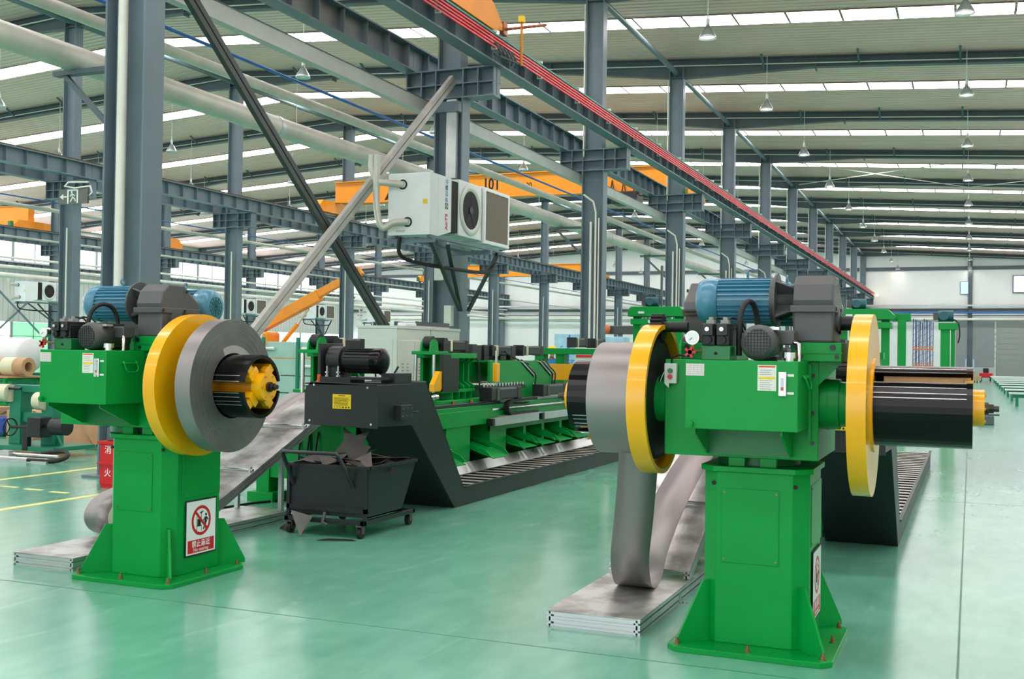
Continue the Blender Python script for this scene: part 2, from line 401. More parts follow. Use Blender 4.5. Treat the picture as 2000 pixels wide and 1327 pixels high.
# ---------------------------------------------------------------- crane runway beams
L = DY
gi = MB(); gi.box(-.17, 0, 7.69, .17, L-.02, 7.72); gi.box(-.15, 0, 7.2, .15, L-.02, 7.23); gi.box(-.012, 0, 7.23, .012, L-.02, 7.69)
GIRD = gi.mesh('runway_beam', STEEL)
STF = MB().box(-.145, -.008, 7.23, .145, .008, 7.69).mesh('stiffener', STEEL)
RAIL = MB().box(-.035, 0, 7.72, .035, L-.02, 7.8).mesh('rail', RUST)
for X, side, rn, k0 in ((XA+.9, 1, 'red conductor rail', 0), (XA-.9, 0, 'left side of the red-rail column row', 0), (XB+.9, 1, 'near side of the middle column row', 1), (XB-.9, 0, 'far side of the middle column row', 1), (XC+.9, 1, 'near side of the left column row', 3), (XC-.9, 0, 'far side of the left column row', 3)):
    i = 0
    for k in range(k0, 11):
        if not any(in_view((X, Yk(k)+d, 7.5), 40) for d in (0, 3, 6, 9)): continue
        o = obj('runway_beam', GIRD, None, 0, (X, Yk(k), 0))
        tag(o, 'grey crane runway beam, %s span along the %s' % (ORD[i], rn), 'beam', 'runway beams'); i += 1
        for j in range(11): obj('stiffener', STF, o, 0, (0, .42+j*.815, 0))
        obj('rail', RAIL, o)
# beam along the left wall
for k in range(5, 11):
    o = obj('runway_beam', GIRD, None, 0, (XD+.6, Yk(k), 0)); tag(o, 'grey crane runway beam on the left wall, %s span in view' % ORD[k-5], 'beam', 'runway beams')
    for j in range(11): obj('stiffener', STF, o, 0, (0, .42+j*.815, 0))

# conductor bars on the near runway
cr_ = thing('conductor_rail', 'bundle of red crane conductor bars running along the near runway beam', 'conductor rail', (XA+1.16, 0, 0))
for j in range(4):
    MB().box(-.014, 11, 7.40+j*.062, .014, 109, 7.435+j*.062).build('conductor_bar', REDB, cr_)
MB().box(-.05, 11, 7.665, -.01, 109, 7.70).build('earth_bar', TEALB, cr_)
HNG = MB(); HNG.box(-.08, -.02, 7.38, .02, .02, 7.4); HNG.box(-.09, -.02, 7.38, -.07, .02, 7.74); HNG.box(-.09, -.03, 7.70, .02, .03, 7.75)
HNG = HNG.mesh('hanger', OFFW)
MB().lathe([(0, -.1), (.08, -.06), (.1, 0), (.08, .06), (0, .1)], (.2, 108.8, 7.5), 'z', 12).build('end_lamp', mat('orange_lamp', (1, .62, .3), .4, 0, 0, emit=25), cr_)
for j in range(40): obj('hanger', HNG, cr_, 0, (0, 12+j*2.4, 0))

# ---------------------------------------------------------------- rafters
def rdepth(x):
    d = min(abs(x-c) for c in (XA, XB, XC, XD, XR))
    return .66 if d < .32 else .66-.28*(d-.32)/4.4 if d < 4.72 else .37
bx = sorted(set([XD, XR] + [c+s for c in (XA, XB, XC) for s in (-4.72, -.32, 0, .32, 4.72)] + [XD+4.72, XR-4.72]))
rm = MB()
for a, c in zip(bx[:-1], bx[1:]):
    za, zc = zr(a), zr(c); ba, bc = za-rdepth(a), zc-rdepth(c)
    rm.prism([(a, za-.02), (c, zc-.02), (c, bc), (a, ba)], 'y', -.012, .012)
    rm.bar((a, 0, ba), (c, 0, bc), .26, .024); rm.bar((a, 0, za-.03), (c, 0, zc-.03), .26, .024)
for c in (XA, XB, XC):
    for s in (-4.72, 4.72): rm.box(c+s-.02, -.15, zr(c+s)-.48, c+s+.02, .15, zr(c+s)-.02)
RAFT = rm.mesh('roof_rafter', STEELD)
fb = MB(); x = -62.
while x < XR-1:
    for s in (-1, 1): fb.bar((x, s*.05, zr(x)-rdepth(x)+.03), (x, s*.75, zr(x)-.02), .07, .05)
    x += 3.08
FLY = fb.mesh('fly_braces', STEELD)
FX = [-62+3.08*i for i in range(23)]
FB1 = MB(); FB1.bar((0, -.05, 0), (0, -.72, .38), .07, .05); FB1 = FB1.mesh('fly_brace', STEELD)
cm = MB(); x0 = XD+1
while x0 < XR-1.6:
    x1 = x0+1.5; cm.tube([(x0, -.16, zr(x0)-.26), (x1, -.16, zr(x1)-.26)], .022, 6, caps=False); x0 = x1
CON = cm.mesh('conduit', PVC)
for k in range(-1, 12):
    o = obj('roof_rafter', RAFT, None, 0, (0, Yk(k), 0))
    tag(o, 'dark grey haunched roof rafter, %s frame from the camera' % ORD[k+1], 'rafter', 'roof rafters')
    obj('conduit', CON, o)
    if 1 <= k <= 6:
        for x in FX:
            if in_view((x, Yk(k), zr(x)-.3), 10): obj('fly_brace', FB1, o, 0, (x, 0, zr(x)-rdepth(x)+.03))
    else: stuff(obj('fly_braces', FLY, o))
for X, rn in ((XA, 'red-rail column row'), (XB, 'middle column row'), (XC, 'left column row')):
    z = zr(X)-.5
    tag(MB().tube([(X, 5, z), (X, YW, z)], .085, 8).build('tie_tube', STEEL), 'long grey tie tube joining the column heads of the %s' % rn, 'tie tube', 'roof tie tubes')

# ---------------------------------------------------------------- high-bay lamps
SHD = MB().lathe([(.045, .40), (.055, .31), (.09, .29), (.12, .22), (.17, .15), (.215, .06), (.235, 0), (.228, 0), (.16, .15), (.1, .24), (.0, .26)], (0,0,0), 'z', 20).mesh('lamp_shade', ALU)
CAP = MB(); CAP.cyl((0,0,.38), (0,0,.52), .05, 12); CAP.cyl((0,0,.52), (0,0,.6), .02, 8)
CAP = CAP.mesh('lamp_cap', OFFW)
BULB_ON = mat('bulb_lit', (1., .87, .74), .4, 0, 0, emit=LAMP_L)
BULB_OFF = mat('bulb_off', S(236, 236, 232), .4, 0, 0)
bl = MB().lathe([(0, .02), (.1, .025), (.19, .05), (.15, .12), (.05, .2), (0, .22)], (0,0,0), 'z', 12)
BULB_ON.cycles.emission_sampling = 'NONE'
BON = bl.mesh('bulb', BULB_ON); BOFF = bl.mesh('bulb', BULB_OFF)
rown = ['right-hand aisle row', 'row right of the red rail', 'first row left of the red rail', 'second row left of the red rail', 'third row left of the red rail', 'first row left of the ridge', 'second row left of the ridge', 'third row left of the ridge']
for r in range(8):
    X = -.21-6.24*r; i = 0
    for k in range(1, 12):
        p = (X, Yk(k)-.22, 9.9)
        if not in_view(p, 25): continue
        t = thing('high_bay_lamp', 'bell-shaped %s high-bay lamp, %s along the %s' % ('lit' if r < 2 else 'white', ORD[i], rown[r]), 'lamp', p, 0, 'hanging high-bay lamps'); i += 1
        obj('lamp_shade', SHD, t); obj('lamp_cap', CAP, t); obj('bulb', BON if r < 2 else BOFF, t)
        MB().cyl((0,0,.58), (0,0,zr(X)-9.87), .012, 6).build('hanging_rod', PVC, t)
# ---------------------------------------------------------------- overhead services beside the red-rail row
def run(name, label, cat, m, pts, r, n=14): return tag(MB().tube(pts, r, n).build(name, m), label, cat)
o = run('insulated_duct', 'thick silvery insulated pipe running left of the red-rail columns', 'pipe', INSUL, [(-10.58, 3, 5.26), (-10.58, YW-2, 5.26)], .165, 20)
bm_ = MB().ring((-10.58, 4.4, 5.26), (-10.58, 4.5, 5.26), .174, .165, 20).mesh('joint_band', ALU)
for k in range(0, 11): obj('joint_band', bm_, o, 0, (0, Yk(k), 0))
br = MB(); br.box(-10.85, -.06, 5.04, -9.895, .06, 5.10); br.bar((-10.7, 0, 5.05), (-9.9, 0, 4.3), .06, .06)
br = br.mesh('support_bracket', STEELD)
for k in range(0, 11): obj('support_bracket', br, o, 0, (0, Yk(k), 0))
o = tag(MB().box(-10.13, 6, 6.29, -9.97, YW-2, 6.55).build('cable_tray', mat('tray_grey', S(186, 190, 186), .45, .2, .06, 2)), 'long pale grey cable tray under the left runway beam', 'cable tray')
MB().box(-10.14, 6, 6.545, -9.96, YW-2, 6.56).build('lid', STEELD, o)
run('steam_pipe', 'medium silvery pipe left of and above the thick duct', 'pipe', INSUL, [(-11.1, 3, 6.04), (-11.1, YW-2, 6.04)], .085)
run('air_pipe', 'thin bright blue compressed-air pipe', 'pipe', BLUEP, [(-11.1, 3, 6.36), (-11.1, YW-2, 6.36)], .028, 10)
# crossed braces between the two nearest red-rail columns
def brace(p0, p1, m, label):
    t = thing('cross_brace', label, 'brace', p0); p0 = Vector(p0); d = Vector(p1)-p0
    u = d.normalized(); n = Vector((0, -u.z, u.y))
    for s in (-1, 1): MB().bar(n*s*.055, n*s*.055+d, .08, .085).build('channel', m, t)
    for i in range(1, 9): c = d*(i/9); MB().bar(c-u*.11, c+u*.11, .03, .15).build('batten_plate', m, t)
brace((XA-.09, 10.95, 7.0), (XA-.09, 19.5, .3), BRACED, 'dark double-channel brace slanting down to the right across the X')
brace((XA+.1, 19.52, 6.95), (XA+.1, 11.0, .1), BRACEL, 'pale double-channel brace slanting down to the left across the X')
# exit sign hung on the widest column
t = thing('exit_sign', 'small emergency exit sign with arrow and running figure on the widest column', 'sign', (-10.28, 10.42, 3.44))
MB().box(-.16, -.012, -.09, .3, .012, .09).build('panel', mat('sign_smoky', S(96, 98, 94), .3, 0, .1, 8), t)
q = MB(); q.box(-.02, -.016, -.085, .0, -.011, .085); q.box(.13, -.016, -.085, .15, -.011, .085); q.box(0, -.016, .07, .13, -.011, .085)
q.cyl((.05, -.0165, .055), (.05, -.011, .055), .012, 10); q.bar((.055, -.014, .04), (.065, -.014, -.01), .005, .022); q.bar((.065, -.014, -.01), (.03, -.014, -.065), .005, .014)
q.bar((.065, -.014, -.01), (.1, -.014, -.03), .005, .014); q.bar((.1, -.014, -.03), (.11, -.014, -.06), .005, .012); q.bar((.055, -.014, .035), (.1, -.014, .005), .005, .011); q.bar((.055, -.014, .035), (.02, -.014, .0), .005, .011)
q.bar((-.03, -.014, 0), (-.09, -.014, 0), .005, .016); q.prism([(-.14, 0), (-.085, .035), (-.085, -.035)], 'y', -.0165, -.011)
q.build('pictogram', mat('sign_print', S(226, 240, 232), .4, 0, 0), t)
MB().tube([(.32, 0, .0), (.36, 0, .04), (.33, 0, .12), (.1, -.02, .1), (-.06, -.02, .13), (-.02, 0, .18), (.3, 0, .17)], .012, 6).build('cable', PVC, t)
MB().box(.2, -.01, -.005, .36, .01, .01).build('hanger_arm', STEELD, t)

# thin crossed rods under the roof of the right bay
for i, (k, xa, xb) in enumerate(((5, -9.2, -.2), (5, -.2, -9.2), (5, -.2, 8.6), (5, 8.6, -.2))):
    tag(MB().tube([(xa, Yk(k)+.2, zr(xa)-.45), (xb, Yk(k+1)-.2, zr(xb)-.45)], .022, 6).build('roof_rod', PVC), 'thin roof bracing rod over the right aisle, %s of four' % ORD[i], 'brace rod', 'roof bracing rods')
# ================================================================= decoilers
AX, AZ = -.10, 1.345            # mandrel axis in the decoiler's own frame (y, z)
def oct_poly(hx, y0, y1, c): return [(-hx+c, y0), (hx-c, y0), (hx, y0+c), (hx, y1-c), (hx-c, y1), (-hx+c, y1), (-hx, y1-c), (-hx, y0+c)]
def smooth_path(P, n=6):
    out = []
    for i in range(len(P)-1):
        p0, p1, p2, p3 = P[max(i-1, 0)], P[i], P[i+1], P[min(i+2, len(P)-1)]
        for j in range(n):
            t = j/n; out.append(tuple(.5*((2*b)+(-a+c)*t+(2*a-5*b+4*c-d)*t*t+(-a+3*b-3*c+d)*t**3) for a, b, c, d in zip(p0, p1, p2, p3)))
    out.append(P[-1]); return out
def fin_motor(par, x0, x1, y, z, r, m, label=None, flip=False):
    """foot-less finned motor lying along x; the fan cover is at x0 unless flipped"""
    L = x1-x0; t = (lambda u: x1-u*L) if flip else (lambda u: x0+u*L)
    b = MB(); b.cyl((t(.27), y, z), (t(.97), y, z), r*.86, 28)
    mo = b.build('motor_body', m, par)
    for i in range(28):
        a = 2*PI*i/28
        if abs(math.sin(a)) > .985: continue
        c, s = math.cos(a), math.sin(a)
        MB().bar((t(.29), y+c*r*.9, z+s*r*.9), (t(.93), y+c*r*.9, z+s*r*.9), .006, r*.2, up=(0, c, s)).build('cooling_fin', m, mo)
    f = MB(); f.lathe([(0, t(0)), (r*.62, t(0)), (r*.86, t(.03)), (r, t(.1)), (r, t(.28)), (r*.9, t(.28)), (0, t(.28))], (0, y, z), 'x', 32)
    fc = f.build('fan_cover', m, par)
    g = MB()
    for k in range(3): g.ring((t(-.006), y, z), (t(.004), y, z), r*(.2+.18*k), r*(.16+.18*k), 24)
    for k in range(6):
        a = PI*k/6; g.bar((t(-.003), y-math.cos(a)*r*.55, z-math.sin(a)*r*.55), (t(-.003), y+math.cos(a)*r*.55, z+math.sin(a)*r*.55), .006, .006)
    g.build('fan_grille', TEALM if m is BLUE else BLK, fc)
    e = MB(); e.cyl((t(.93), y, z), (t(.985), y, z), r*1.02, 32); e.cyl((t(.975), y, z), (t(1.0), y, z), r*1.17, 40)
    e.build('end_flange', GBOX if m is BLUE else m, par)
    h = MB(); h.ring((t(.62)-.004, y, z+r+.028), (t(.62)+.004, y, z+r+.028), .022, .014, 16); h.cyl((t(.62), y, z+r*.9), (t(.62), y, z+r+.012), .007, 8)
    h.build('lifting_eye', m, par)
    k = MB(); k.box(min(t(.35), t(.62)), y-r*1.22, z-.055, max(t(.35), t(.62)), y-r*.85, z-.03) if False else None
def gearbox(par, x0, x1, y, sgn):
    """parallel-shaft gearbox between x0 and x1; sgn mirrors it in y"""
    pl = [(-.17, 1.675), (.17, 1.675), (.19, 1.84), (.235, 1.86), (.225, 1.915), (.12, 1.985), (.06, 2.035), (-.09, 2.035), (-.155, 1.985), (-.185, 1.9), (-.17, 1.84)]
    b = MB(); b.prism([(y+sgn*p, q) for p, q in pl], 'x', x0, x1)
    g = b.build('gearbox_housing', GBOX, par, .012)
    MB().prism([(y+sgn*p, q) for p, q in [(-.2, 1.835), (.21, 1.835), (.22, 1.872), (-.2, 1.872)]], 'x', x0-.012, x1+.012).build('split_flange', GBOX, g, .004)
    for yy, zz, r in ((-.03, 1.80, .062), (.12, 1.775, .05)):
        for xa, xb in ((x1-.002, x1+.014), (x0-.014, x0+.002)): MB().cyl((xa, y+sgn*yy, zz), (xb, y+sgn*yy, zz), r, 24).build('bearing_cap', GBOX, g, .003)
    for yy, zz in ((-.17, 1.853), (.05, 1.853), (.07, 1.99)):
        for xa, xb in ((x1+.01, x1+.018), (x0-.018, x0-.01)): MB().cyl((xa, y+sgn*yy, zz), (xb, y+sgn*yy, zz), .011, 6, smooth=False).build('bolt', BLK, g)
    return g
def mandrel(par, s, x0, x1, ang):
    """expanding mandrel along s*x; ang is where its slot sits"""
    r = .213
    for h in range(2):
        a0 = ang+PI*h+.16; a1 = ang+PI*(h+1)-.16
        o = MB().ring((s*x0, AX, AZ), (s*x1, AX, AZ), r, r-.022, 18, a0, a1, smooth=False).build('expanding_shell', BLACK, par)
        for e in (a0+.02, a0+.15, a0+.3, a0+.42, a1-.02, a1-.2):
                MB().ring((s*(x0+.01), AX, AZ), (s*(x1-.03), AX, AZ), r+.003, r-.002, 1, e-.011, e+.011, smooth=False).build('highlight_rib', RIBM, o)  # thin pale rib, a painted highlight along the black shell
    MB().cyl((s*x0, AX, AZ), (s*(x1+.02), AX, AZ), .075, 24).build('core_shaft', YELD, par)
    for k in range(4):
        a = ang+PI/4+PI/2*k; c, q = math.sin(a), math.cos(a)
        d = s
        m = MB(); m.bar((s*(x0+.05), AX+d*c*-.13*1, AZ+q*.13), (s*(x1-.01), AX+d*c*-.13, AZ+q*.13), .06, .12, up=(0, -d*c, q))
        m.bar((s*(x1-.045), AX-d*c*.12, AZ+q*.12), (s*(x1+.0), AX-d*c*.12, AZ+q*.12), .1, .05, up=(0, -d*c, q))
        m.build('spider_arm', YEL, par, .004)
    h = MB(); h.cyl((s*(x1-.02), AX, AZ), (s*(x1+.055), AX, AZ), .096, 32); hub = h.build('hub_cap', YEL, par, .003)
    for k in range(6):
        a = PI/3*k; MB().cyl((s*(x1+.055), AX+.078*math.cos(a), AZ+.078*math.sin(a)), (s*(x1+.062), AX+.078*math.cos(a), AZ+.078*math.sin(a)), .008, 6, smooth=False).build('cap_bolt', YELD, hub)
    n = MB(); n.cyl((s*(x1+.055), AX, AZ), (s*(x1+.075), AX, AZ), .034, 16); n.cyl((s*(x1+.075), AX, AZ), (s*(x1+.10), AX, AZ), .027, 6, smooth=False); n.cyl((s*(x1+.10), AX, AZ), (s*(x1+.125), AX, AZ), .016, 12)
    n.build('tension_nut', mat('nut_steel', S(70, 66, 62), .35, .8, .1, 9), hub)
def gear_poly(r, n, dep):
    P = []
    for i in range(n):
        for f, rr in ((0, r-dep), (.25, r-dep), (.35, r), (.65, r), (.75, r-dep)):
            a = 2*PI*(i+f)/n; P.append((AX+rr*math.cos(a), AZ+rr*math.sin(a)))
    return P
def decoiler(loc, sh, label, sl, both=True, dm=0.):
    T = thing('decoiler', label, 'decoiler', loc)
    # --- foot
    MB().prism(oct_poly(.435, -.455, .42, .055), 'z', 0, .03).build('base_plate', GREEN, T, .003)
    for x, y in ((-.385, -.39), (0, -.405), (.385, -.39), (-.39, .0), (.39, .0), (-.385, .355), (0, .37), (.385, .355)):
        b = MB(); b.cyl((x, y, .03), (x, y, .034), .017, 12); b.cyl((x, y, .034), (x, y, .05), .0125, 6, smooth=False); b.cyl((x, y, .05), (x, y, .066), .008, 8)
        b.build('anchor_bolt', BOLT, T)
    MB().prism(oct_poly(.285, -.265, .35, .08), 'z', .03, .965).build('pedestal', GREEN, T, .004)
    MB().prism(oct_poly(.305, -.285, .37, .085), 'z', .965, .995).build('pedestal_cap', GREEN, T, .003)
    for sx, sy in ((-1, -1), (1, -1), (1, 1), (-1, 1)):
        cx, cy = sx*.245, (-.225 if sy < 0 else .31); d = Vector((sx, sy, 0)).normalized(); n = Vector((-d.y, d.x, 0))*.008
        P = [(-.02, .03), (.2, .03), (.2, .06), (.045, .36), (-.02, .36)]
        vs = [Vector((cx, cy, 0))+d*p+Vector((0, 0, q))+n*e for e in (-1, 1) for p, q in P]; k = len(P)
        MB().add(vs, [tuple(range(k)), tuple(range(2*k-1, k-1, -1))]+[(i, i+k, (i+1)%k+k, (i+1)%k) for i in range(k)]).build('gusset', GREEN, T)
    c = MB().box(-.175, -.27, .47, .135, -.264, .875).build('cover_plate', GREEN, T, .002)
    for x in (-.16, .12):
        for z in (.49, .855): MB().cyl((x, -.275, z), (x, -.269, z), .006, 6).build('screw', BOLT, c)
    c = MB().box(.284, -.14, .56, .29, .27, .9).build('cover_plate', GREEN, T, .002)
    for y in (-.12, .25):
        for z in (.58, .88): MB().cyl((.289, y, z), (.294, y, z), .006, 6).build('screw', BOLT, c)
    for x in (-.22, .22): MB().cyl((x, -.268, .90), (x, -.262, .90), .012, 12).build('port', DARK, T)
    # warning sign on the side of the pedestal
    sg = MB().box(.291, -.11, .145, .296, .225, .535).build('warning_sign', INK, T); sg['label'] = 'white prohibition sign with red circle and red text panel'
    MB().box(.2955, -.101, .155, .2968, .216, .525).build('sign_face', WPRINT, sg)
    cy, cz = .057, .385
    MB().ring((.2966, cy, cz), (.2974, cy, cz), .105, .083, 36).build('prohibition_ring', RED, sg)
    MB().bar((.2975, cy-.066, cz+.066), (.2975, cy+.066, cz-.066), .0012, .02, up=(0, 1, 1)).build('prohibition_bar', RED, sg)
    p = MB(); X0, X1 = .2966, .2971
    p.cyl((X0, cy+.052, cz+.035), (X1, cy+.052, cz+.035), .011, 12)
    for a, b_, w in (((.05, .02), (.048, -.022), .026), ((.05, -.02), (.022, -.066), .011), ((.05, -.02), (.045, -.066), .011), ((.058, .018), (.078, -.006), .009), ((.045, .016), (.022, -.004), .009),
                     ((-.048, .03), (-.048, -.07), .005), ((.002, -.03), (.002, -.075), .005), ((-.048, -.038), (.004, -.038), .006), ((.0, .065), (.0, .0), .005), ((-.018, .052), (.022, .06), .006), ((-.012, .062), (.0, .045), .004), ((.004, .046), (.016, .07), .004)):
        p.bar((X0+.0003, cy+a[0], cz+a[1]), (X0+.0003, cy+b_[0], cz+b_[1]), .0006, w, up=(0, .3, 1) if a[1] == b_[1] else (0, 1, 0))
    p.box(X0, cy-.042, cz-.036, X1, cy-.004, cz+.012)
    p.build('pictogram', INK, sg)
    rb = MB().box(.2966, -.085, .165, .2972, .2, .255).build('red_panel', RED, sg)
    text('禁止靠近', .05, WPRINT, 'sign_text', sg, (.2974, .0575, .222), RIGHT, depth=.0003, bold=.0006)
    text('No nearing', .036, WPRINT, 'sign_text', sg, (.2974, .0575, .184), RIGHT, depth=.0003)
    t = MB(); t.cyl((sh-.03, .05, .995), (sh-.03, .05, 1.05), .23, 32); t.build('turntable', GREEN2, T)
    for x in (-.10, .07): MB().box(x-.045, -.25, .995, x+.045, -.2, 1.045).build('guide_block', GREEN, T, .003)
    # --- upper carriage
    U = bpy.data.objects.new('carriage', None); COL.objects.link(U); U.parent = T; U.location = (sh, 0, 0); U.empty_display_size = .1
    bd = MB(); bd.box(-.50, -.27, 1.045, .335, .52, 1.575); bd.build('housing', GREEN, U, .004)
    for z in (1.14, 1.30, 1.50):
        for x in (.305,): MB().cyl((x, -.272, z), (x, -.28, z), .011, 8).build('housing_bolt', BLK, U)
    tk = MB().box(-.285, -.68, 1.22, .285, -.27, 1.575).build('oil_tank', GREEN, U, .004)
    MB().box(.285, -.3, 1.16, .30, -.27, 1.56).build('tank_flange', GREEN, tk)
    for x in (-.245, .20):
        MB().prism([(-.64, 1.22), (-.64, 1.195), (-.33, 1.065), (-.27, 1.065), (-.27, 1.22)], 'x', x-.005, x+.005).build('tank_bracket', GREEN, U)
    MB().box(-.245, -.3, 1.06, .2, -.285, 1.22).build('bracket_web', GREEN2, U)
    pg = MB(); pg.cyl((-.255, -.68, 1.245), (-.255, -.705, 1.245), .016, 12); pg.cyl((-.255, -.705, 1.245), (-.255, -.712, 1.245), .008, 8); pg.build('drain_plug', GREEN, tk)
    # handle on the tank side
    hd = MB(); hd.tube([(.287, -.53, 1.50), (.30, -.53, 1.485)], .01, 8); hd.tube([(.287, -.41, 1.50), (.30, -.41, 1.485)], .01, 8)
    hd.tube([(.30, -.53, 1.49), (.315, -.53, 1.45), (.315, -.505, 1.43), (.315, -.435, 1.43), (.315, -.41, 1.45), (.30, -.41, 1.49), (.30, -.53, 1.49)], .006, 8); hd.build('carry_handle', GREEN, tk)
    # labels and gauge on the tank front
    lb = MB().box(-.283, -.6815, 1.494, -.188, -.680, 1.556).build('data_label', PINKP, tk)
    q = MB()
    for i in range(5): q.box(-.278, -.682, 1.502+.011*i, -.193, -.6814, 1.503+.011*i)
    for i in range(4): q.box(-.262+.02*i, -.682, 1.50, -.2612+.02*i, -.6814, 1.552)
    q.build('label_lines', INKG, lb)
    lb = MB().box(.085, -.6815, 1.425, .178, -.680, 1.555).build('instruction_label', PAPER, tk)
    MB().box(.09, -.682, 1.543, .173, -.6814, 1.551).build('label_band', ORSTK, lb); MB().box(.09, -.682, 1.483, .173, -.6814, 1.495).build('label_band', YSTK, lb)
    q = MB()
    for i in range(10):
        z = 1.433+.0105*i
        if 1.475 < z < 1.5: continue
        q.box(.096, -.682, z, .145+.02*random.random(), -.6814, z+.0025)
    q.build('label_lines', INKG, lb)
    lg = MB().box(.188, -.69, 1.398, .23, -.68, 1.522).build('level_gauge', CHROME, tk, .008)
    MB().box(.2, -.693, 1.425, .218, -.688, 1.492).build('sight_glass', GLASSY, lg); MB().box(.203, -.694, 1.43, .215, -.691, 1.445).build('oil_mark', mat('amber', S(190, 90, 50), .4, 0, 0), lg)
    for z in (1.412, 1.508): MB().cyl((.209, -.69, z), (.209, -.697, z), .011, 6, smooth=False).build('gauge_bolt', CHROME, lg)
    for z, m in ((1.505, PAPER), (1.415, PAPER)): MB().box(.233, -.6812, z-.006, .265, -.680, z+.006).build('level_sticker', m, tk)
    # push-button box
    sb = MB().box(-.497, -.305, 1.44, -.428, -.27, 1.552).build('switch_box', OFFW, U, .004)
    MB().cyl((-.463, -.305, 1.512), (-.463, -.318, 1.512), .013, 16).build('green_button', GREEN2, sb); MB().cyl((-.463, -.305, 1.478), (-.463, -.318, 1.478), .013, 16).build('red_button', RED, sb)
    MB().add([(-.495, -.307, 1.455), (-.468, -.31, 1.45), (-.47, -.307, 1.415), (-.495, -.306, 1.44), (-.495, -.3055, 1.455), (-.468, -.3085, 1.45), (-.47, -.3055, 1.415), (-.495, -.3045, 1.44)], [(0,1,2,3),(7,6,5,4),(0,4,5,1),(1,5,6,2),(2,6,7,3),(3,7,4,0)]).build('paper_tag', PAPER, sb)
    MB().tube([(-.46, -.29, 1.552), (-.455, -.3, 1.585), (-.40, -.36, 1.60), (-.33, -.44, 1.595)], .006, 8).build('cable', RUB, sb)
    # hydraulic set on the tank
    mf = MB().box(-.215, -.63, 1.575, -.065, -.50, 1.65).build('manifold', GREEN2, tk, .004)
    MB().cyl((-.14, -.631, 1.61), (-.14, -.634, 1.61), .009, 10).build('plug', DARK, mf)
    for i in range(2):
        x = -.213+.075*i
        v = MB().box(x, -.635, 1.652, x+.068, -.40, 1.745).build('valve', BLK, mf, .006)
        MB().box(x+.004, -.66, 1.70, x+.064, -.42, 1.765).build('solenoid', BLK, v, .006)
        MB().cyl((x+.034, -.635, 1.68), (x+.034, -.66, 1.68), .02, 16).build('valve_knob', RUB, v); MB().cyl((x+.034, -.66, 1.735), (x+.034, -.672, 1.735), .011, 12).build('end_nut', CHROME, v)
        q = MB(); q.box(x+.015, -.6, 1.765, x+.055, -.55, 1.785); q.cyl((x+.035, -.575, 1.785), (x+.035, -.575, 1.8), .012, 10); q.build('plug_socket', mat('plug_grey', S(150, 150, 145), .5, 0, .1, 9), v)
        MB().tube([(x+.035, -.55, 1.775), (x+.05, -.5, 1.8), (x+.09, -.46, 1.79), (x+.11, -.42, 1.74)], .006, 6).build('wire', RUB, v)
    gg = MB(); gg.cyl((-.25, -.655, 1.69), (-.25, -.69, 1.69), .036, 28); gg = gg.build('pressure_gauge', CHROME, tk)
    MB().cyl((-.25, -.69, 1.69), (-.25, -.6915, 1.69), .031, 28).build('dial', WPRINT, gg); MB().bar((-.25, -.692, 1.69), (-.265, -.692, 1.675), .001, .003).build('needle', INK, gg)
    MB().tube([(-.25, -.67, 1.655), (-.25, -.67, 1.625), (-.21, -.62, 1.62)], .008, 8).build('gauge_pipe', mat('brass', S(180, 140, 90), .35, .8, .1, 9), gg)
    k = MB(); k.cyl((-.262, -.66, 1.615), (-.262, -.69, 1.615), .012, 10)
    for i in range(5): a = 2*PI*i/5; k.bar((-.262, -.685, 1.615), (-.262+.03*math.cos(a), -.685, 1.615+.03*math.sin(a)), .01, .012)
    k.build('star_knob', RED, tk)
    pm = MB(); pm.cyl((.075, -.50, 1.668), (.075, -.30, 1.668), .078, 24); pm = pm.build('pump_motor', GREYM, tk)
    q = MB(); q.lathe([(0, -.64), (.06, -.64), (.085, -.625), (.093, -.6), (.093, -.49), (.08, -.49), (0, -.49)], (.075, 0, 1.668), 'y', 32); fcv = q.build('fan_cover', GREYM, pm)
    q = MB()
    for i in range(9): z = -.064+.016*i; w = math.sqrt(max(0, .07**2-z*z)); q.box(.075-w, -.643, 1.668+z-.002, .075+w, -.6395, 1.668+z+.002); q.box(.075+z-.002, -.643, 1.668-w, .075+z+.002, -.6395, 1.668+w)
    q.build('grille', BLK, fcv)
    for i in range(14):
        a = PI*i/7; MB().bar((.075+.083*math.cos(a), -.48, 1.668+.083*math.sin(a)), (.075+.083*math.cos(a), -.31, 1.668+.083*math.sin(a)), .004, .016, up=(math.cos(a), 0, math.sin(a))).build('cooling_fin', GREYM, pm)
    MB().box(.145, -.47, 1.66, .235, -.36, 1.735).build('terminal_box', GREYM, pm, .006); MB().box(.03, -.32, 1.575, .12, -.28, 1.69).build('motor_foot', GREYM, pm)
    MB().box(.09, -.56, 1.735, .17, -.50, 1.75).build('name_plate', ALU, pm)
    fl = MB(); fl.cyl((.23, -.60, 1.575), (.23, -.60, 1.592), .024, 20); fl.cyl((.23, -.60, 1.592), (.23, -.60, 1.62), .034, 20); fl.build('filler_cap', CHROME, tk)
    MB().tube([(.262, -.5, 1.575), (.262, -.5, 1.66), (.235, -.47, 1.67)], .012, 10).build('return_pipe', CHROME, tk)
    MB().tube(smooth_path([(-.045, -.50, 1.60), (-.045, -.50, 1.76), (-.035, -.47, 1.85), (-.018, -.40, 1.89), (.0, -.32, 1.865), (.01, -.28, 1.77), (.012, -.27, 1.62)], 4), .015, 12).build('hydraulic_hose', RUB, tk)
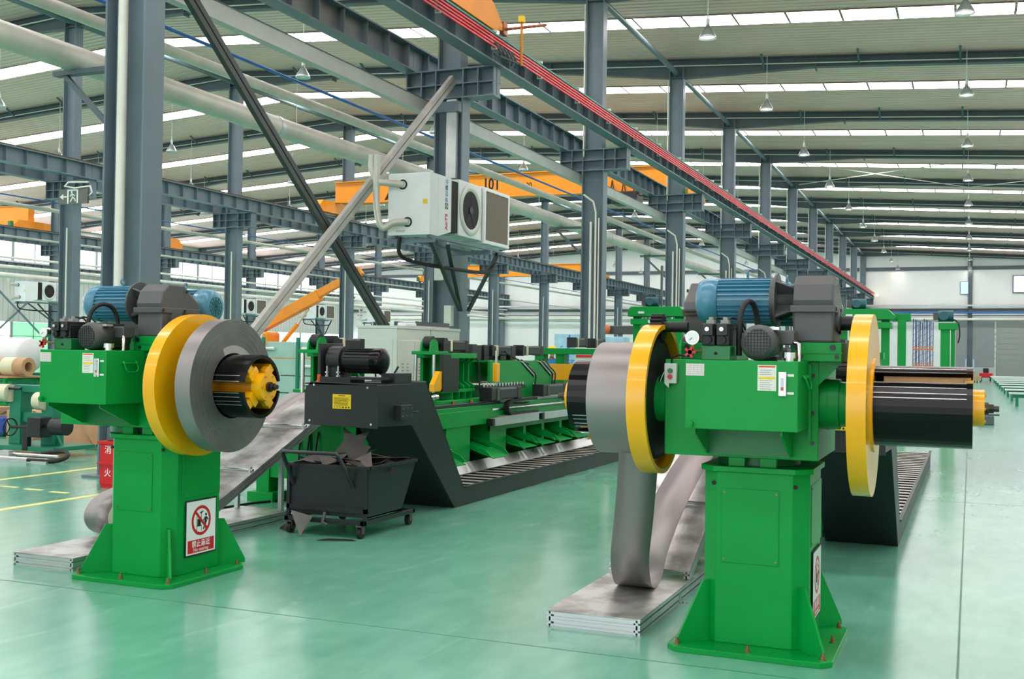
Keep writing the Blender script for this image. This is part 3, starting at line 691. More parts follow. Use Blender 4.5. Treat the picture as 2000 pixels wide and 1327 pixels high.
    # drives
    for x0, x1, y0, y1 in ((.195, .455, -.325, .06), (-.52, -.19, .17, .55)):
        b = MB().box(x0, y0, 1.575, x1, y1, 1.675).build('drive_bracket', GREEN, U, .003)
        MB().box(x0-.004, y0-.008, 1.618, x1+.004, y0, 1.624).build('bracket_lip', GREEN, b)
        for x in (x0+.035, x1-.045):
            MB().cyl((x, y0, 1.65), (x, y0-.012, 1.65), .016, 6, smooth=False).build('bracket_bolt', BLK, b)
            MB().cyl((x+.02, y0, 1.6), (x+.02, y0-.01, 1.6), .011, 6, smooth=False).build('bracket_bolt', BLK, b)
    MB().prism([(.335, 1.575), (.455, 1.575), (.335, 1.45)], 'y', -.27, -.25).build('bracket_gusset', GREEN, U)
    fin_motor(U, -.345, .10, -.15, 1.905, .128, BLUE)
    fin_motor(U, -.10, .345, .36, 1.905, .128, BLUE, flip=True)
    for x0, x1, y in ((.10, .20, -.15), (-.20, -.10, .36)):
        a = MB(); s = 1 if x0 > 0 else -1
        a.lathe([(.05, 0), (.05, s*.1), (.07, s*.1)], (x0 if s > 0 else x1, y, 1.905), 'x', 20)
        for k in range(4):
            t = PI/4+PI/2*k; c, q = math.cos(t), math.sin(t)
            xa, xb = (x0, x1) if s > 0 else (x1, x0)
            a.add([(xa, y+c*.04, 1.905+q*.04), (xa, y+c*.14, 1.905+q*.14), (xb, y+c*.085, 1.905+q*.085), (xb, y+c*.04, 1.905+q*.04), (xa+s*.0, y+c*.04+q*.012, 1.905+q*.04-c*.012), (xa, y+c*.14+q*.012, 1.905+q*.14-c*.012), (xb, y+c*.085+q*.012, 1.905+q*.085-c*.012), (xb, y+c*.04+q*.012, 1.905+q*.04-c*.012)], [(0,1,2,3),(7,6,5,4),(0,4,5,1),(1,5,6,2),(2,6,7,3),(3,7,4,0)])
        a.build('motor_lantern', GBOX, U)
    gearbox(U, .20, .41, -.13, 1); gearbox(U, -.50, -.20, .36, -1)
    # hubs, flanges and gears
    h = MB(); h.cyl((.335, AX, AZ), (.43+dm*.8, AX, AZ), .137, 36); h.cyl((.43+dm*.8, AX, AZ), (.50+dm, AX, AZ), .122, 36)
    if not dm: h.cyl((.36, AX, AZ), (.372, AX, AZ), .141, 36)
    h.build('spindle_hub', GREEN, U)
    if both: MB().cyl((-.63, AX, AZ), (-.50, AX, AZ), .132, 36).build('spindle_hub', GREEN, U)
    f = MB().cyl((.505+dm, AX, AZ), (.60+dm, AX, AZ), .487, 72).build('flange_disc', YEL, U, .004)
    MB().ring((.598+dm, AX, AZ), (.612+dm, AX, AZ), .25, .2, 48).build('flange_boss', YEL, f)
    if both:
      f = MB(); f.ring((-.65, AX, AZ), (-.545, AX, AZ), .428, .40, 72); f.cyl((-.655, AX, AZ), (-.63, AX, AZ), .415, 72); f.build('flange_disc', YEL, U)
      MB().prism(gear_poly(.345, 64, .022), 'x', -.625, -.575).build('ring_gear', RUB, U)
      pn = MB(); pn.prism([(p+.02, q+.345+.07) for p, q in gear_poly(.075, 16, .016)], 'x', -.63, -.56); pn.cyl((-.6, AX+.02, AZ+.415), (-.42, AX+.02, AZ+.415), .03, 16); pn.build('pinion', RUB, U)
    pn = MB(); pn.cyl((.41, -.05, AZ+.44), (.5+dm*.6, -.05, AZ+.44), .04, 20); pn.cyl((.405, -.05, AZ+.44), (.425, -.05, AZ+.44), .055, 24); pn.build('output_shaft', BLK, U)
    MB().tube([(-.56, -.14, 1.40), (-.555, -.17, 1.42), (-.55, -.18, 1.46), (-.53, -.18, 1.50)], .012, 10).build('grease_pipe', CHROME, U)
    mandrel(U, 1, .60+dm, 1.09+dm, sl)
    if both: mandrel(U, -1, .655, 1.07, .5)
    return T
def coil(x0, x1, ro, loc, label, tail=None):
    T = thing('steel_coil', label, 'steel coil', loc)
    ri = .222; m = MB()
    w = MB().ring((x0, AX, AZ), (x1, AX, AZ), ro, ri, 96).build('winding', SHEET, T)
    for x, s in ((x0, -1), (x1, 1)):
        e = MB(); r = ri
        rg = MB().ring((x, AX, AZ), (x+s*.0012, AX, AZ), ro-.001, ri+.001, 96).build('coil_side', COILE, T)
        g = MB(); rr = ri+.012; random.seed(3)
        while rr < ro-.01: g.ring((x+s*.001, AX, AZ), (x+s*.0022, AX, AZ), rr+.0012, rr, 64); rr += .009+.012*random.random()
        g.build('layer_edges', GBOX, rg)
    if x0 > 0: MB().ring((x1+.001, AX, AZ), (x1+.004, AX, AZ), .275, ri+.002, 24, -.9, .45).build('core_liner', mat('liner_grey', S(176, 174, 166), .5, .3, .05, 6), T)
    if tail:
        P = tail; m = MB(); n = len(P); vs = []
        for (y, z, dx) in P: vs += [(x0+dx, y, z), (x1+dx, y, z)]
        # thickness
        Q = []
        for i, (y, z, dx) in enumerate(P):
            a = P[max(i-1, 0)]; b = P[min(i+1, n-1)]; d = Vector((b[0]-a[0], b[1]-a[1])).normalized(); nx = Vector((-d.y, d.x))*.0018
            Q += [(x0+dx, y+nx.x, z+nx.y), (x1+dx, y+nx.x, z+nx.y)]
        F = []
        k = 2*n
        for i in range(n-1):
            F += [(2*i, 2*i+1, 2*i+3, 2*i+2), (k+2*i+2, k+2*i+3, k+2*i+1, k+2*i), (2*i, 2*i+2, k+2*i+2, k+2*i), (2*i+3, 2*i+1, k+2*i+1, k+2*i+3)]
        m.add(vs+Q, F, True); m.build('strip_tail', SHEET, T)
    return T
RLOC, LLOC = (-1.08, 6.3, 0), (-5.30, 6.3, 0)
decoiler(RLOC, 0, 'green double decoiler at right, empty black mandrel pointing right', .75)
decoiler(LLOC, -.19, 'green double decoiler at left with a yellow disc and grey coil facing right', PI/2, False)
def tail_for(top):
    return smooth_path([(AX+.3, AZ+.1, 0), (AX+.322, AZ-.05, 0), (.25, .95, -.01), (.31, .6, -.05), (.37, .33, -.09), (.50, .15, -.11), (.66, .093, -.12), (.80, .14, -.12), (.93, .30, -.11), (1.2, .52, -.08), (1.7, .76, -.05), (2.3, .95, -.02), (3.3, 1.22, 0)], 6)
coil(-.915, -.665, .322, RLOC, 'grey steel coil on the right decoiler with its strip looping down to the plate', tail_for(0))
coil(.735, .855, .452, (LLOC[0]-.19, LLOC[1], 0), 'large grey steel coil beside the yellow disc of the left decoiler')

def strip_loop(P, x0, x1, name, label):
    m = MB(); n = len(P); vs = []; Q = []
    for i, (y, z, dx) in enumerate(P):
        a = P[max(i-1, 0)]; b = P[min(i+1, n-1)]; d = Vector((b[0]-a[0], b[1]-a[1])).normalized()
        vs += [(x0+dx, y, z), (x1+dx, y, z)]; Q += [(x0+dx, y-d.y*.002, z+d.x*.002), (x1+dx, y-d.y*.002, z+d.x*.002)]
    k = 2*n; F = []
    for i in range(n-1): F += [(2*i, 2*i+1, 2*i+3, 2*i+2), (k+2*i+2, k+2*i+3, k+2*i+1, k+2*i), (2*i, 2*i+2, k+2*i+2, k+2*i), (2*i+3, 2*i+1, k+2*i+1, k+2*i+3)]
    m.add(vs+Q, F, True); return tag(m.build(name, SHEET), label, 'steel strip')
strip_loop(smooth_path([(9.5, 1.16, 0), (8.4, .80, 0), (7.6, .58, 0), (7.05, .47, 0), (6.80, .40, 0), (6.70, .28, 0), (6.76, .16, 0), (6.95, .095, 0), (7.3, .092, 0)], 6), -6.40, -6.16, 'steel_strip', 'shiny steel strip curling onto the plate behind the left decoiler pedestal')
# ================================================================= feed plates, ramps, shear lines, scrap conveyors
CHECK = bpy.data.materials.new('checker_plate'); CHECK.use_nodes = True; nt = CHECK.node_tree; b = nt.nodes['Principled BSDF']
b.inputs['Base Color'].default_value = (*S(204, 204, 204), 1); b.inputs['Metallic'].default_value = .75; b.inputs['Roughness'].default_value = .36
tc = nt.nodes.new('ShaderNodeTexCoord'); ck = nt.nodes.new('ShaderNodeTexVoronoi'); ck.inputs['Scale'].default_value = 55
nz = nt.nodes.new('ShaderNodeTexNoise'); nz.inputs['Scale'].default_value = 5; nz.inputs['Detail'].default_value = 5
bp = nt.nodes.new('ShaderNodeBump'); bp.inputs['Strength'].default_value = .25; bp.inputs['Distance'].default_value = .004
cr = nt.nodes.new('ShaderNodeValToRGB'); cr.color_ramp.elements[0].position = .35; cr.color_ramp.elements[0].color = (*S(150, 146, 140), 1); cr.color_ramp.elements[1].position = .6; cr.color_ramp.elements[1].color = (*S(214, 214, 212), 1)
nt.links.new(tc.outputs['Object'], ck.inputs['Vector']); nt.links.new(tc.outputs['Object'], nz.inputs['Vector']); nt.links.new(nz.outputs['Fac'], cr.inputs['Fac']); nt.links.new(cr.outputs['Color'], b.inputs['Base Color'])
nt.links.new(ck.outputs['Distance'], bp.inputs['Height']); nt.links.new(bp.outputs[0], b.inputs['Normal'])
def profile_bar(par, p0, p1, s=.042):
    """slotted aluminium extrusion: two stacked square profiles with open T-slots"""
    p0 = Vector(p0); p1 = Vector(p1)
    for dz in (-s/2, s/2):
        m = MB(); h = s/2
        o = Vector((0, 0, dz)); d = (p1-p0).normalized(); a = d.cross(Vector((0, 0, 1))).normalized()
        for i in (-1, 1):
            for j in (-1, 1): m.bar(p0+o+a*i*h*.62+Vector((0,0,j*h*.62)), p1+o+a*i*h*.62+Vector((0,0,j*h*.62)), h*.72, h*.72)
        m.bar(p0+o, p1+o, h*.8, h*.8); m.build('profile', ALU, par)
def feed_plate(x0, x1, y0, y1, label):
    T = thing('floor_plate', label, 'plate', ((x0+x1)/2, y0, 0)); w = (x1-x0)/2; L = y1-y0
    MB().box(-w, .0, .0845, w, L, .092).build('deck', CHECK, T)
    for x in (-w+.021, w-.021): profile_bar(T, (x, 0, .042), (x, L, .042))
    for y in (.021, L-.021): profile_bar(T, (-w+.042, y, .042), (w-.042, y, .042))
    for y in (.9,):
        q = MB(); q.box(w, y, .0, w+.004, y+.05, .07); q.box(w, y, 0, w+.05, y+.05, .004); q.cyl((w+.03, y+.025, .004), (w+.03, y+.025, .014), .009, 6); q.build('angle_bracket', CHROME, T)
    return T
feed_plate(-2.29, -1.72, 6.08, 8.75, 'aluminium framed checker plate under the strip loop beside the right decoiler')
feed_plate(-6.44, -5.87, 6.05, 8.78, 'aluminium framed checker plate lying left of the left decoiler')
def ramp(x0, x1, y0, z0, y1, z1, label):
    T = thing('feed_ramp', label, 'ramp', ((x0+x1)/2, y0, 0)); w = (x1-x0)/2; L = y1-y0
    vs = [(-w, 0, z0), (w, 0, z0), (w, L, z1), (-w, L, z1)]; dz = .008
    MB().add(vs+[(x, y, z-dz) for x, y, z in vs], [(0,1,2,3),(7,6,5,4),(0,4,5,1),(1,5,6,2),(2,6,7,3),(3,7,4,0)]).build('deck', CHECK, T)
    for x in (-w+.021, w-.021): profile_bar(T, (x, 0, z0-.05), (x, L, z1-.05))
    for f in (.35, .7):
        y = L*f; z = z0+(z1-z0)*f
        q = MB(); q.cyl((-w, y, z+.02), (w, y, z+.02), .012, 12); q.build('guide_roller', CHROME, T)
        for x in (-w+.03, w-.03): MB().bar((x, y, z-.02), (x, y, z+.05), .02, .03).build('roller_block', ALU, T)
    for x in (-w+.03, w-.03): MB().bar((x, L*.55, .095), (x, L*.55, z0+(z1-z0)*.55-.09), .04, .04).build('leg', ALU, T)
    return T
ramp(-6.44, -5.89, 7.35, .15, 9.75, 1.14, 'sloping silver checker-plate ramp rising behind the left decoiler')
ramp(-2.29, -1.73, 7.30, .15, 9.45, 1.12, 'sloping silver checker-plate ramp rising behind the right decoiler')

def bolts(par, P, r=.008, axis='x', m=CHROME, n=8):
    for p in P:
        d = Vector((.006, 0, 0)) if axis == 'x' else Vector((0, -.006, 0)) if axis == 'y' else Vector((0, 0, .006))
        MB().cyl(p, Vector(p)+d, r, n).build('bolt', m, par)
def conveyor(loc, label, full):
    """scrap conveyor: origin at the floor under the outer right edge where the run meets the floor"""
    T = thing('scrap_conveyor', label, 'conveyor', loc); w = .60; L = 8.0
    prof = [(-1.64, .92), (-1.0, .90), (-.03, .0), (L, 0), (L, .2), (.18, .2), (.12, .26), (-.72, 1.30), (-1.0, 1.31), (-1.03, 1.29), (-1.64, 1.29)]
    MB().prism(prof, 'x', -.014, 0).build('side_panel', CHAR, T, .003)
    MB().prism(prof, 'x', -w-.16 if full else -w, -w+.014).build('side_panel', CHAR, T, .003) if not full else None
    fl = [(-1.0, .90), (-.03, 0), (L, 0), (L, .2), (.18, .2), (.12, .26), (-.72, 1.30), (-1.0, 1.30)]
    if full: MB().prism(fl, 'x', -w, -w+.014).build('side_panel', CHAR, T, .003)
    MB().add([(-w, -1.0, .90), (-.014, -1.0, .90), (-.014, -.03, .002), (-w, -.03, .002), (-w, -1.0, .915), (-.014, -1.0, .915), (-.014, -.02, .015), (-w, -.02, .015)], [(0,1,2,3),(7,6,5,4),(0,4,5,1),(1,5,6,2),(2,6,7,3),(3,7,4,0)]).build('underside', BLK, T)
    MB().add([(-w, .16, .215), (-.0, .16, .215), (0, -.72, 1.31), (-w, -.72, 1.31), (-w, .16, .2), (0, .16, .2), (0, -.73, 1.295), (-w, -.73, 1.295)], [(0,1,2,3),(7,6,5,4),(0,4,5,1),(1,5,6,2),(2,6,7,3),(3,7,4,0)]).build('ramp_cover', CHAR, T)
    MB().box(-w, .1, .10, -.014, L, .11).build('belt_bed', BLK, T)
    for s in (0,):
        MB().box(-.02, .2, .18, .012, L, .195).build('rim', CHAR, T); MB().box(-w-.0, .2, .19, -w+.03, L, .21).build('rim', CHAR, T)
    SL = lit_face(MB().box(-w+.03, -.06, .125, -.022, .06, .182).mesh('belt_slat', mat('slat_steel', S(178, 172, 164), .4, .5, .15, 6)), 2, 1, DARK)  # slat sides coloured near-black to paint in the shaded gaps
    for i in range(30): obj('belt_slat', SL, T, 0, (0, .32+i*.255, 0))
    # sloping gutter plate between bed and belt
    MB().add([(-w-.02, .25, .30), (-w+.1, .25, .20), (-w+.1, L, .20), (-w-.02, L, .30), (-w-.02, .25, .295), (-w+.1, .25, .19), (-w+.1, L, .19), (-w-.02, L, .295)], [(0,1,2,3),(7,6,5,4),(0,4,5,1),(1,5,6,2),(2,6,7,3),(3,7,4,0)]).build('gutter_plate', ALU, T)
    # discharge head
    H = MB(); H.prism([(-w-.16, .92), (0, .90), (0, 1.29), (-.13, 1.29), (-w-.10, 1.31), (-w-.16, 1.23)], 'y', -1.66, -1.64); H = H.build('head_front', CHAR, T, .003)
    bolts(H, [(-w-.06, -1.66, 1.28), (-.10, -1.66, 1.265), (-w-.10, -1.66, .955), (-.06, -1.66, .94)], .011, 'y')
    MB().box(-w-.16, -1.64, .92, -w-.145, -1.0, 1.27).build('head_side', CHAR, T); MB().box(-w-.16, -1.66, 1.285, -.01, -1.0, 1.298).build('head_top', CHAR, T)
    for k in range(7): pass
    st = MB().box(-.46, -1.664, 1.07, -.27, -1.6605, 1.2).build('warning_sticker', YSTK, T); st['label'] = 'yellow warning sticker with black print'
    q = MB()
    q.box(-.4, -1.665, 1.185, -.33, -1.6638, 1.191)
    for i in range(7): q.box(-.445, -1.665, 1.10+.011*i, -.37+.04*random.random(), -1.6638, 1.1035+.011*i); q.box(-.36, -1.665, 1.10+.011*i, -.32+.035*random.random(), -1.6638, 1.1035+.011*i)
    for i in range(6): q.cyl((-.44+.03*i, -1.665, 1.084), (-.44+.03*i, -1.6638, 1.084), .008, 3 if i < 3 else 8)
    q.build('sticker_print', INK, st)
    # bearing box and tensioner on the head side
    MB().box(-.17, -1.30, 1.26, -.02, -.98, 1.39).build('inlet_box', CHAR, T, .003)
    k = MB().box(.0, -1.34, .97, .07, -1.12, 1.10).build('bearing_box', CHAR, T, .004); bolts(k, [(.07, -1.31+.085*i, z) for i in range(3) for z in (1.0, 1.07)], .008)
    MB().cyl((.03, -1.05, 1.03), (.09, -1.05, 1.03), .008, 8).build('tension_bolt', CHROME, T)
    bolts(T, [(0, -.66-.13*i*-1, 1.17-.142*i) for i in range(7)], .007)
    # drive
    MB().box(-w-.16, -1.45, 1.255, -w-.13, -1.05, 1.66).build('drive_plate', CHAR, T, .004)
    MB().box(-w-.162, -1.452, 1.30, -w-.128, -1.44, 1.37).build('arrow_sticker', ORSTK, T)
    MB().box(-w-.13, -1.46, 1.33, -.05, -1.1, 1.35).build('motor_base', CHAR, T); MB().box(-w-.13, -1.46, 1.268, -w+.2, -1.2, 1.33).build('base_block', CHAR, T)
    g = MB(); g.cyl((-w-.1, -1.28, 1.50), (-w+.04, -1.28, 1.50), .135, 32); g.box(-w-.09, -1.4, 1.35, -w+.03, -1.16, 1.5); g.build('reducer', BLK, T)
    mt = MB(); mt.cyl((-w+.04, -1.28, 1.50), (-.19, -1.28, 1.50), .105, 28); mt = mt.build('motor', BLK, T)
    for i in range(20):
        a = 2*PI*i/20; c, s = math.cos(a), math.sin(a)
        MB().bar((-w+.07, -1.28+c*.108, 1.50+s*.108), (-.25, -1.28+c*.108, 1.50+s*.108), .005, .02, up=(0, c, s)).build('cooling_fin', BLK, mt)
    f = MB(); f.lathe([(.118, -.25), (.118, -.16), (.1, -.145), (.06, -.14), (0, -.14)], (0, -1.28, 1.50), 'x', 28); f.build('fan_cover', BLACK, mt)
    for x, y in ((-w-.07, -1.43), (-w+.05, -1.43), (-w+.1, -1.15)):
        q = MB(); q.cyl((x, y, 1.30), (x, y, 1.45), .009, 8); q.cyl((x, y, 1.35), (x, y, 1.365), .018, 6, smooth=False); q.cyl((x, y, 1.385), (x, y, 1.40), .018, 6, smooth=False); q.build('jack_bolt', CHROME, T)
    MB().tube([(-.3, -1.2, 1.41), (-.22, -1.18, 1.37), (-.12, -1.15, 1.38), (-.1, -1.1, 1.45)], .01, 8).build('cable', RUB, T)
    return T
conveyor((-4.86, 10.24, 0), 'charcoal scrap conveyor with inclined head above the scrap bin', True)
conveyor((-.558, 9.95, 0), 'charcoal scrap conveyor behind the right decoiler, its slatted run along the aisle', True)

# ---------------------------------------------------------------- shear line bed
def servo(par, p, L=.6, s=.13, axis='y', ad=None):
    """servo motor whose body runs along +axis from p (flange end)"""
    x, y, z = p; h = s/2
    def bx(a, b, hh, m, nm, P, bev=.006):
        M = MB()
        M.box(x-hh, y+a, z-hh, x+hh, y+b, z+hh) if axis == 'y' else M.box(x+a, y-hh, z-hh, x+b, y+hh, z+hh)
        return M.build(nm, m, P, bev)
    o = bx(.28*L, L, h*.9, CHAR, 'servo_motor', par, .02)
    bx(0, .06*L, h*1.05, BLK, 'gear_flange', o); bx(.06*L, .2*L, h*.85, BLK, 'planetary_gear', o); bx(.2*L, .28*L, h*.98, ad or CREAM, 'adapter', o); bx(.86*L, L*1.0, h*.96, BLK, 'encoder_cap', o)
    return o
def servo_cable(par, pts): return MB().tube(smooth_path(pts, 4), .011, 6).build('cable', RUB, par)
def shear_line(loc, label):
    """origin on the floor under the conveyor-side face of the bed, y = 0 at its entry end"""
    T = thing('shear_line', label, 'machine', loc); D = 1.45
    B = MB(); B.box(-D, .6, 0, -.02, 6.7, .25); B.build('plinth', GREEN, T)
    MB().box(-D, .4, .84, .0, 6.7, .95).build('bed_top', GREEN, T, .005)
    MB().box(-D, .6, .25, -.75, 6.7, .84).build('bed_core', GREEN2, T)
    ys = [.40, .62, 1.20, 1.55, 1.95-.0, 2.13]
    edges = [(.40, .70), (1.30, 1.95), (2.53, 3.05), (3.64, 3.73), (4.32, 4.41), (5.03, 5.13), (5.83, 6.7)]
    for a, c in edges: MB().box(-.75, a, .0 if a < 2.5 else .2, .0, c, .84).build('bed_wall', GREEN, T, .004)
    MB().box(-.03, 2.53, .62, .004, 6.7, .84).build('apron', GREEN, T, .003)
    MB().box(-.02, 2.53, .2, .003, 6.7, .30).build('apron', GREEN, T)
    MB().box(-.10, .36, .72, .012, 2.93, .90).build('apron', GREEN, T, .004)
    for a, c, big in ((.70, 1.30, 1), (1.95, 2.53, 1), (3.05, 3.64, 0), (3.73, 4.32, 0), (4.41, 5.03, 0), (5.13, 5.83, 0)):
        z0 = .62 if big else .56; x1 = .28 if big else .22; zl = .34 if big else .38
        m = MB(); t = .008
        m.add([(-.6, a+.03, z0), (-.6, c-.03, z0), (x1, c-.06, zl), (x1, a+.06, zl), (-.6, a+.03, z0-t), (-.6, c-.03, z0-t), (x1, c-.06, zl-t), (x1, a+.06, zl-t)], [(0,1,2,3),(7,6,5,4),(0,4,5,1),(1,5,6,2),(2,6,7,3),(3,7,4,0)])
        for yy in (a+.03, c-.03): m.prism([(-.6, z0), (x1*.7, zl+.04), (x1, zl+.005), (x1*.7, zl+.09), (-.1, zl+.20)], 'y', yy-.004, yy+.004)
        m.build('chute', GREEN, T)
    # entry frame with feet
    for x in (-1.45, -.95, -.42):
        MB().box(x, -.28, .0, x+.16, .0, .84).build('entry_leg', GREEN, T, .004); 
    MB().box(-1.45, -.26, .25, -.26, -.12, .84).build('entry_panel', GREEN, T, .003); MB().box(-1.52, -.34, 0, -1.2, .0, .10).build('foot', GREEN, T, .003)
    MB().box(-1.45, -.28, .84, -.26, .45, .93).build('entry_top', GREEN, T, .004)
    # rails and carriage
    for x in (-.12, -1.25): MB().box(x-.04, .5, .95, x+.04, 6.6, .985).build('linear_rail', ALU, T)
    MB().box(-.35, .55, .955, -.02, 2.9, .98).build('wear_strip', BLK, T)
    def tower(y, x, far=False):
        c = MB().box(x-.55, y-.55, .985, x+.12, y+.75, 1.03).build('slide_plate', GREEN, T, .005)
        for k in range(4): MB().box(x-.3+.0, y-.02+.18*k, 1.03, x+.06, y+.0+.18*k, 1.12).build('slide_rib', GREEN, c)
        MB().box(x-.42, y-.3, 1.115, x+.06, y+.62, 1.15).build('slide_deck', GREEN, c, .003)
        w = MB(); 
        for yy in (.14, .30, .46, .60): w.prism([(x-.35, 1.15), (x+.06, 1.15), (x+.06, 1.19), (x-.02, 1.24), (x-.02, 1.46), (x+.06, 1.5), (x+.06, 1.52), (x-.35, 1.52)], 'y', y+yy-.008, y+yy+.008)
        fr = MB().box(x-.37, y-.02, 1.15, x-.33, y+.62, 1.52).build('tower_back', GREEN, c)
        for yy in (.14, .30, .46, .60): MB().prism([(x-.35, 1.15), (x+.06, 1.15), (x+.06, 1.19), (x-.02, 1.24), (x-.02, 1.46), (x+.06, 1.5), (x+.06, 1.52), (x-.35, 1.52)], 'y', y+yy-.008, y+yy+.008).build('tower_rib', GREEN, c)
        MB().box(x-.37, y-.10, 1.52, x+.08, y+.63, 1.58).build('tower_head', GREEN, c, .004)
        MB().box(x+.02, y-.30, 1.13, x+.075, y+.13, 1.565).build('guard_plate', BLK, c, .004)
        MB().box(x-.3, y-.38, 1.56, x+.0, y-.02, 1.6).build('head_plate', GREEN, c, .004)
        for xx in (x-.27, x-.03): MB().cyl((xx, y-.33, 1.12), (xx, y-.33, 1.57), .022, 14).build('guide_post', CHROME, c)
        MB().prism([(y-.5, 1.14), (y-.34, 1.14), (y-.30, 1.17), (y-.30, 1.37), (y-.36, 1.37), (y-.5, 1.22)], 'x', x+.0, x+.06).build('yellow_guard', YEL, c)
        for s in (-1, 1): MB().prism([(y-.38, 1.6), (y-.18, 1.6), (y-.2, 1.7), (y-.24, 1.74), (y-.32, 1.74), (y-.36, 1.7)], 'x', x-.12+s*.06-.012, x-.12+s*.06+.012).build('pulley_cheek', GREEN, c)
        MB().cyl((x-.17, y-.28, 1.70), (x-.07, y-.28, 1.70), .075, 24).build('pulley', BLK, c)
        MB().cyl((x-.12, y-.26, 1.68), (x-.12, y+.0, 1.68), .035, 12).build('drive_shaft', BLK, c)
        MB().box(x-.2, y-.06, 1.58, x-.04, y+.04, 1.76).build('bearing_block', BLK, c, .004)
        servo(c, (x-.12, y+.04, 1.67), .62, .14)
        servo_cable(c, [(x-.12, y+.6, 1.6), (x+.0, y+.55, 1.56), (x+.09, y+.62, 1.5), (x+.1, y+.66, 1.3), (x+.1, y+.68, 1.1), (x+.12, y+.8, 1.0)])
    tower(1.75, -.2); tower(1.75-.9, -1.15)
    MB().cyl((-.1, .65, 1.08), (-.1, 1.2, 1.08), .022, 12).build('air_cylinder', CHROME, T); MB().cyl((-.1, 1.17, 1.08), (-.1, 1.24, 1.08), .032, 12).build('rod_end', CHROME, T)
    for i in range(3): MB().cyl((-.06, 1.6+.5*i, .985), (-.06, 1.6+.5*i, 1.02), .02, 10).build('grease_cup', COPPER, T)
    # shear portals
    def portal(y0, y1, x, zb, lab=True):
        P = [(y0, 1.49), (y1-.5, 1.48), (y1, 1.27), (y1-.04, .96), (y1-.6, .96), (y1-.6, 1.17), (y0, 1.17)]
        o = MB().prism(P, 'x', x-.03, x).build('portal_plate', GREEN, T, .004)
        MB().prism([(p, q) for p, q in P], 'x', x-.75, x-.72).build('portal_rear', GREEN, o, .004)
        MB().bar((x-.01, y1-.47, 1.475), (x-.01, y1-.02, 1.285), .06, .02).build('edge_bar', OFFW, o)
        MB().add([(x-.75, y1-.5, 1.48), (x, y1-.5, 1.48), (x, y1, 1.27), (x-.75, y1, 1.27), (x-.75, y1-.5, 1.46), (x, y1-.5, 1.46), (x, y1-.015, 1.255), (x-.75, y1-.015, 1.255)], [(0,1,2,3),(7,6,5,4),(0,4,5,1),(1,5,6,2),(2,6,7,3),(3,7,4,0)]).build('portal_hood', GREEN, o)
        servo_cable(o, [(x+.01, y1-.5, 1.5), (x+.02, y1-.2, 1.38), (x+.02, y1+.02, 1.28), (x+.02, y1+.0, 1.1), (x+.04, y1+.06, .98), (x+.1, y1-.1, .86)])
        return o
    portal(2.95, 4.5, -.2, .9); portal(4.2, 5.38, -.28, .9); portal(5.3, 6.1, -.5, .9)
    b = MB().box(-1.0, 2.95, 1.5, -.45, 3.1, 1.70).build('press_block', BLK, T, .005)
    for y, L in ((3.2, .16), (3.45, .16), (4.0, .2), (4.35, .2)): MB().box(-.85, y, 1.49, -.5, y+L, 1.69).build('press_block', BLK, T, .006)
    servo(T, (-.55, 3.65, 1.62), .8, .15); servo(T, (-.55, 4.75, 1.63), .85, .15)
    servo_cable(T, [(-.5, 4.2, 1.62), (-.4, 4.0, 1.58), (-.28, 4.1, 1.5), (-.2, 4.3, 1.44)])
    MB().box(-.12, 2.86, 1.22, -.06, 2.96, 1.46).build('clamp_cylinder', YEL, T, .006); MB().cyl((-.09, 2.91, 1.46), (-.09, 2.91, 1.62), .018, 10).build('clamp_rod', CHROME, T); MB().cyl((-.09, 2.91, 1.17), (-.09, 2.91, 1.22), .014, 8).build('clamp_rod', CHROME, T)
    MB().box(-.55, 2.6, 1.12, -.12, 4.0, 1.16).build('roller_chain', mat('chain', S(90, 90, 90), .4, .8, .5, 40), T)
    for i in range(14): MB().cyl((-.5, 2.65+.1*i, 1.18), (-.14, 2.65+.1*i, 1.18), .026, 10).build('feed_roller', CHROME, T)
    # low servo drives
    for y, x in ((2.38, .0), (4.2, -.02), (5.2, -.02)): servo(T, (x, y, 1.08), 1.0, .16, ad=GBOX)
    for y in (2.6, 4.4, 5.4): servo_cable(T, [(.02, y+.75, 1.02), (.06, y+.5, .96), (.05, y+.9, .93), (.0, y+1.2, .94)])
    # cable trays with drag chains
    for y0, y1 in ((2.45, 3.93), (4.15, 5.5)):
        MB().box(.03, y0, .69, .11, y1, .785).build('cable_tray', ALU, T, .003); MB().box(.02, y0-.07, .695, .10, y0, .78).build('tray_end', BLK, T)
    ch = [(.07, y, .83) for y in (3.5, 3.2, 3.0)]
    P = smooth_path([(.06, 3.95, .81), (.06, 3.3, .81), (.06, 2.98, .83), (.06, 2.9, .90), (.06, 3.0, .97), (.06, 3.4, .985), (.06, 3.9, .985)], 5)
    for p, q in zip(P[:-1:1], P[1::1]): MB().bar(p, q, .07, .035).build('chain_link', RUB, T)
    MB().box(.0, 2.7, .785, .13, 4.0, .80).build('chain_tray', ALU, T)
    MB().cyl((.01, 2.55, .885), (.01, 5.6, .885), .016, 10).build('ball_screw', CHROME, T)
    MB().box(.03, 6.25, .2, .06, 6.29, .62).build('yellow_post', YEL, T)
    MB().box(-.01, 5.95, .30, .006, 6.1, .38).build('vent_slot', DARK, T)
    for k in range(3): servo_cable(T, [(-.9+.1*k, -.27, .75), (-.9+.1*k, -.32, .5), (-.88+.1*k, -.31, .3), (-.85+.1*k, -.30, .12)])
    # outfeed tower
    c = MB().box(-1.3, 6.75, 0, -.1, 8.6, .85).build('outfeed_bed', GREEN, T, .005)
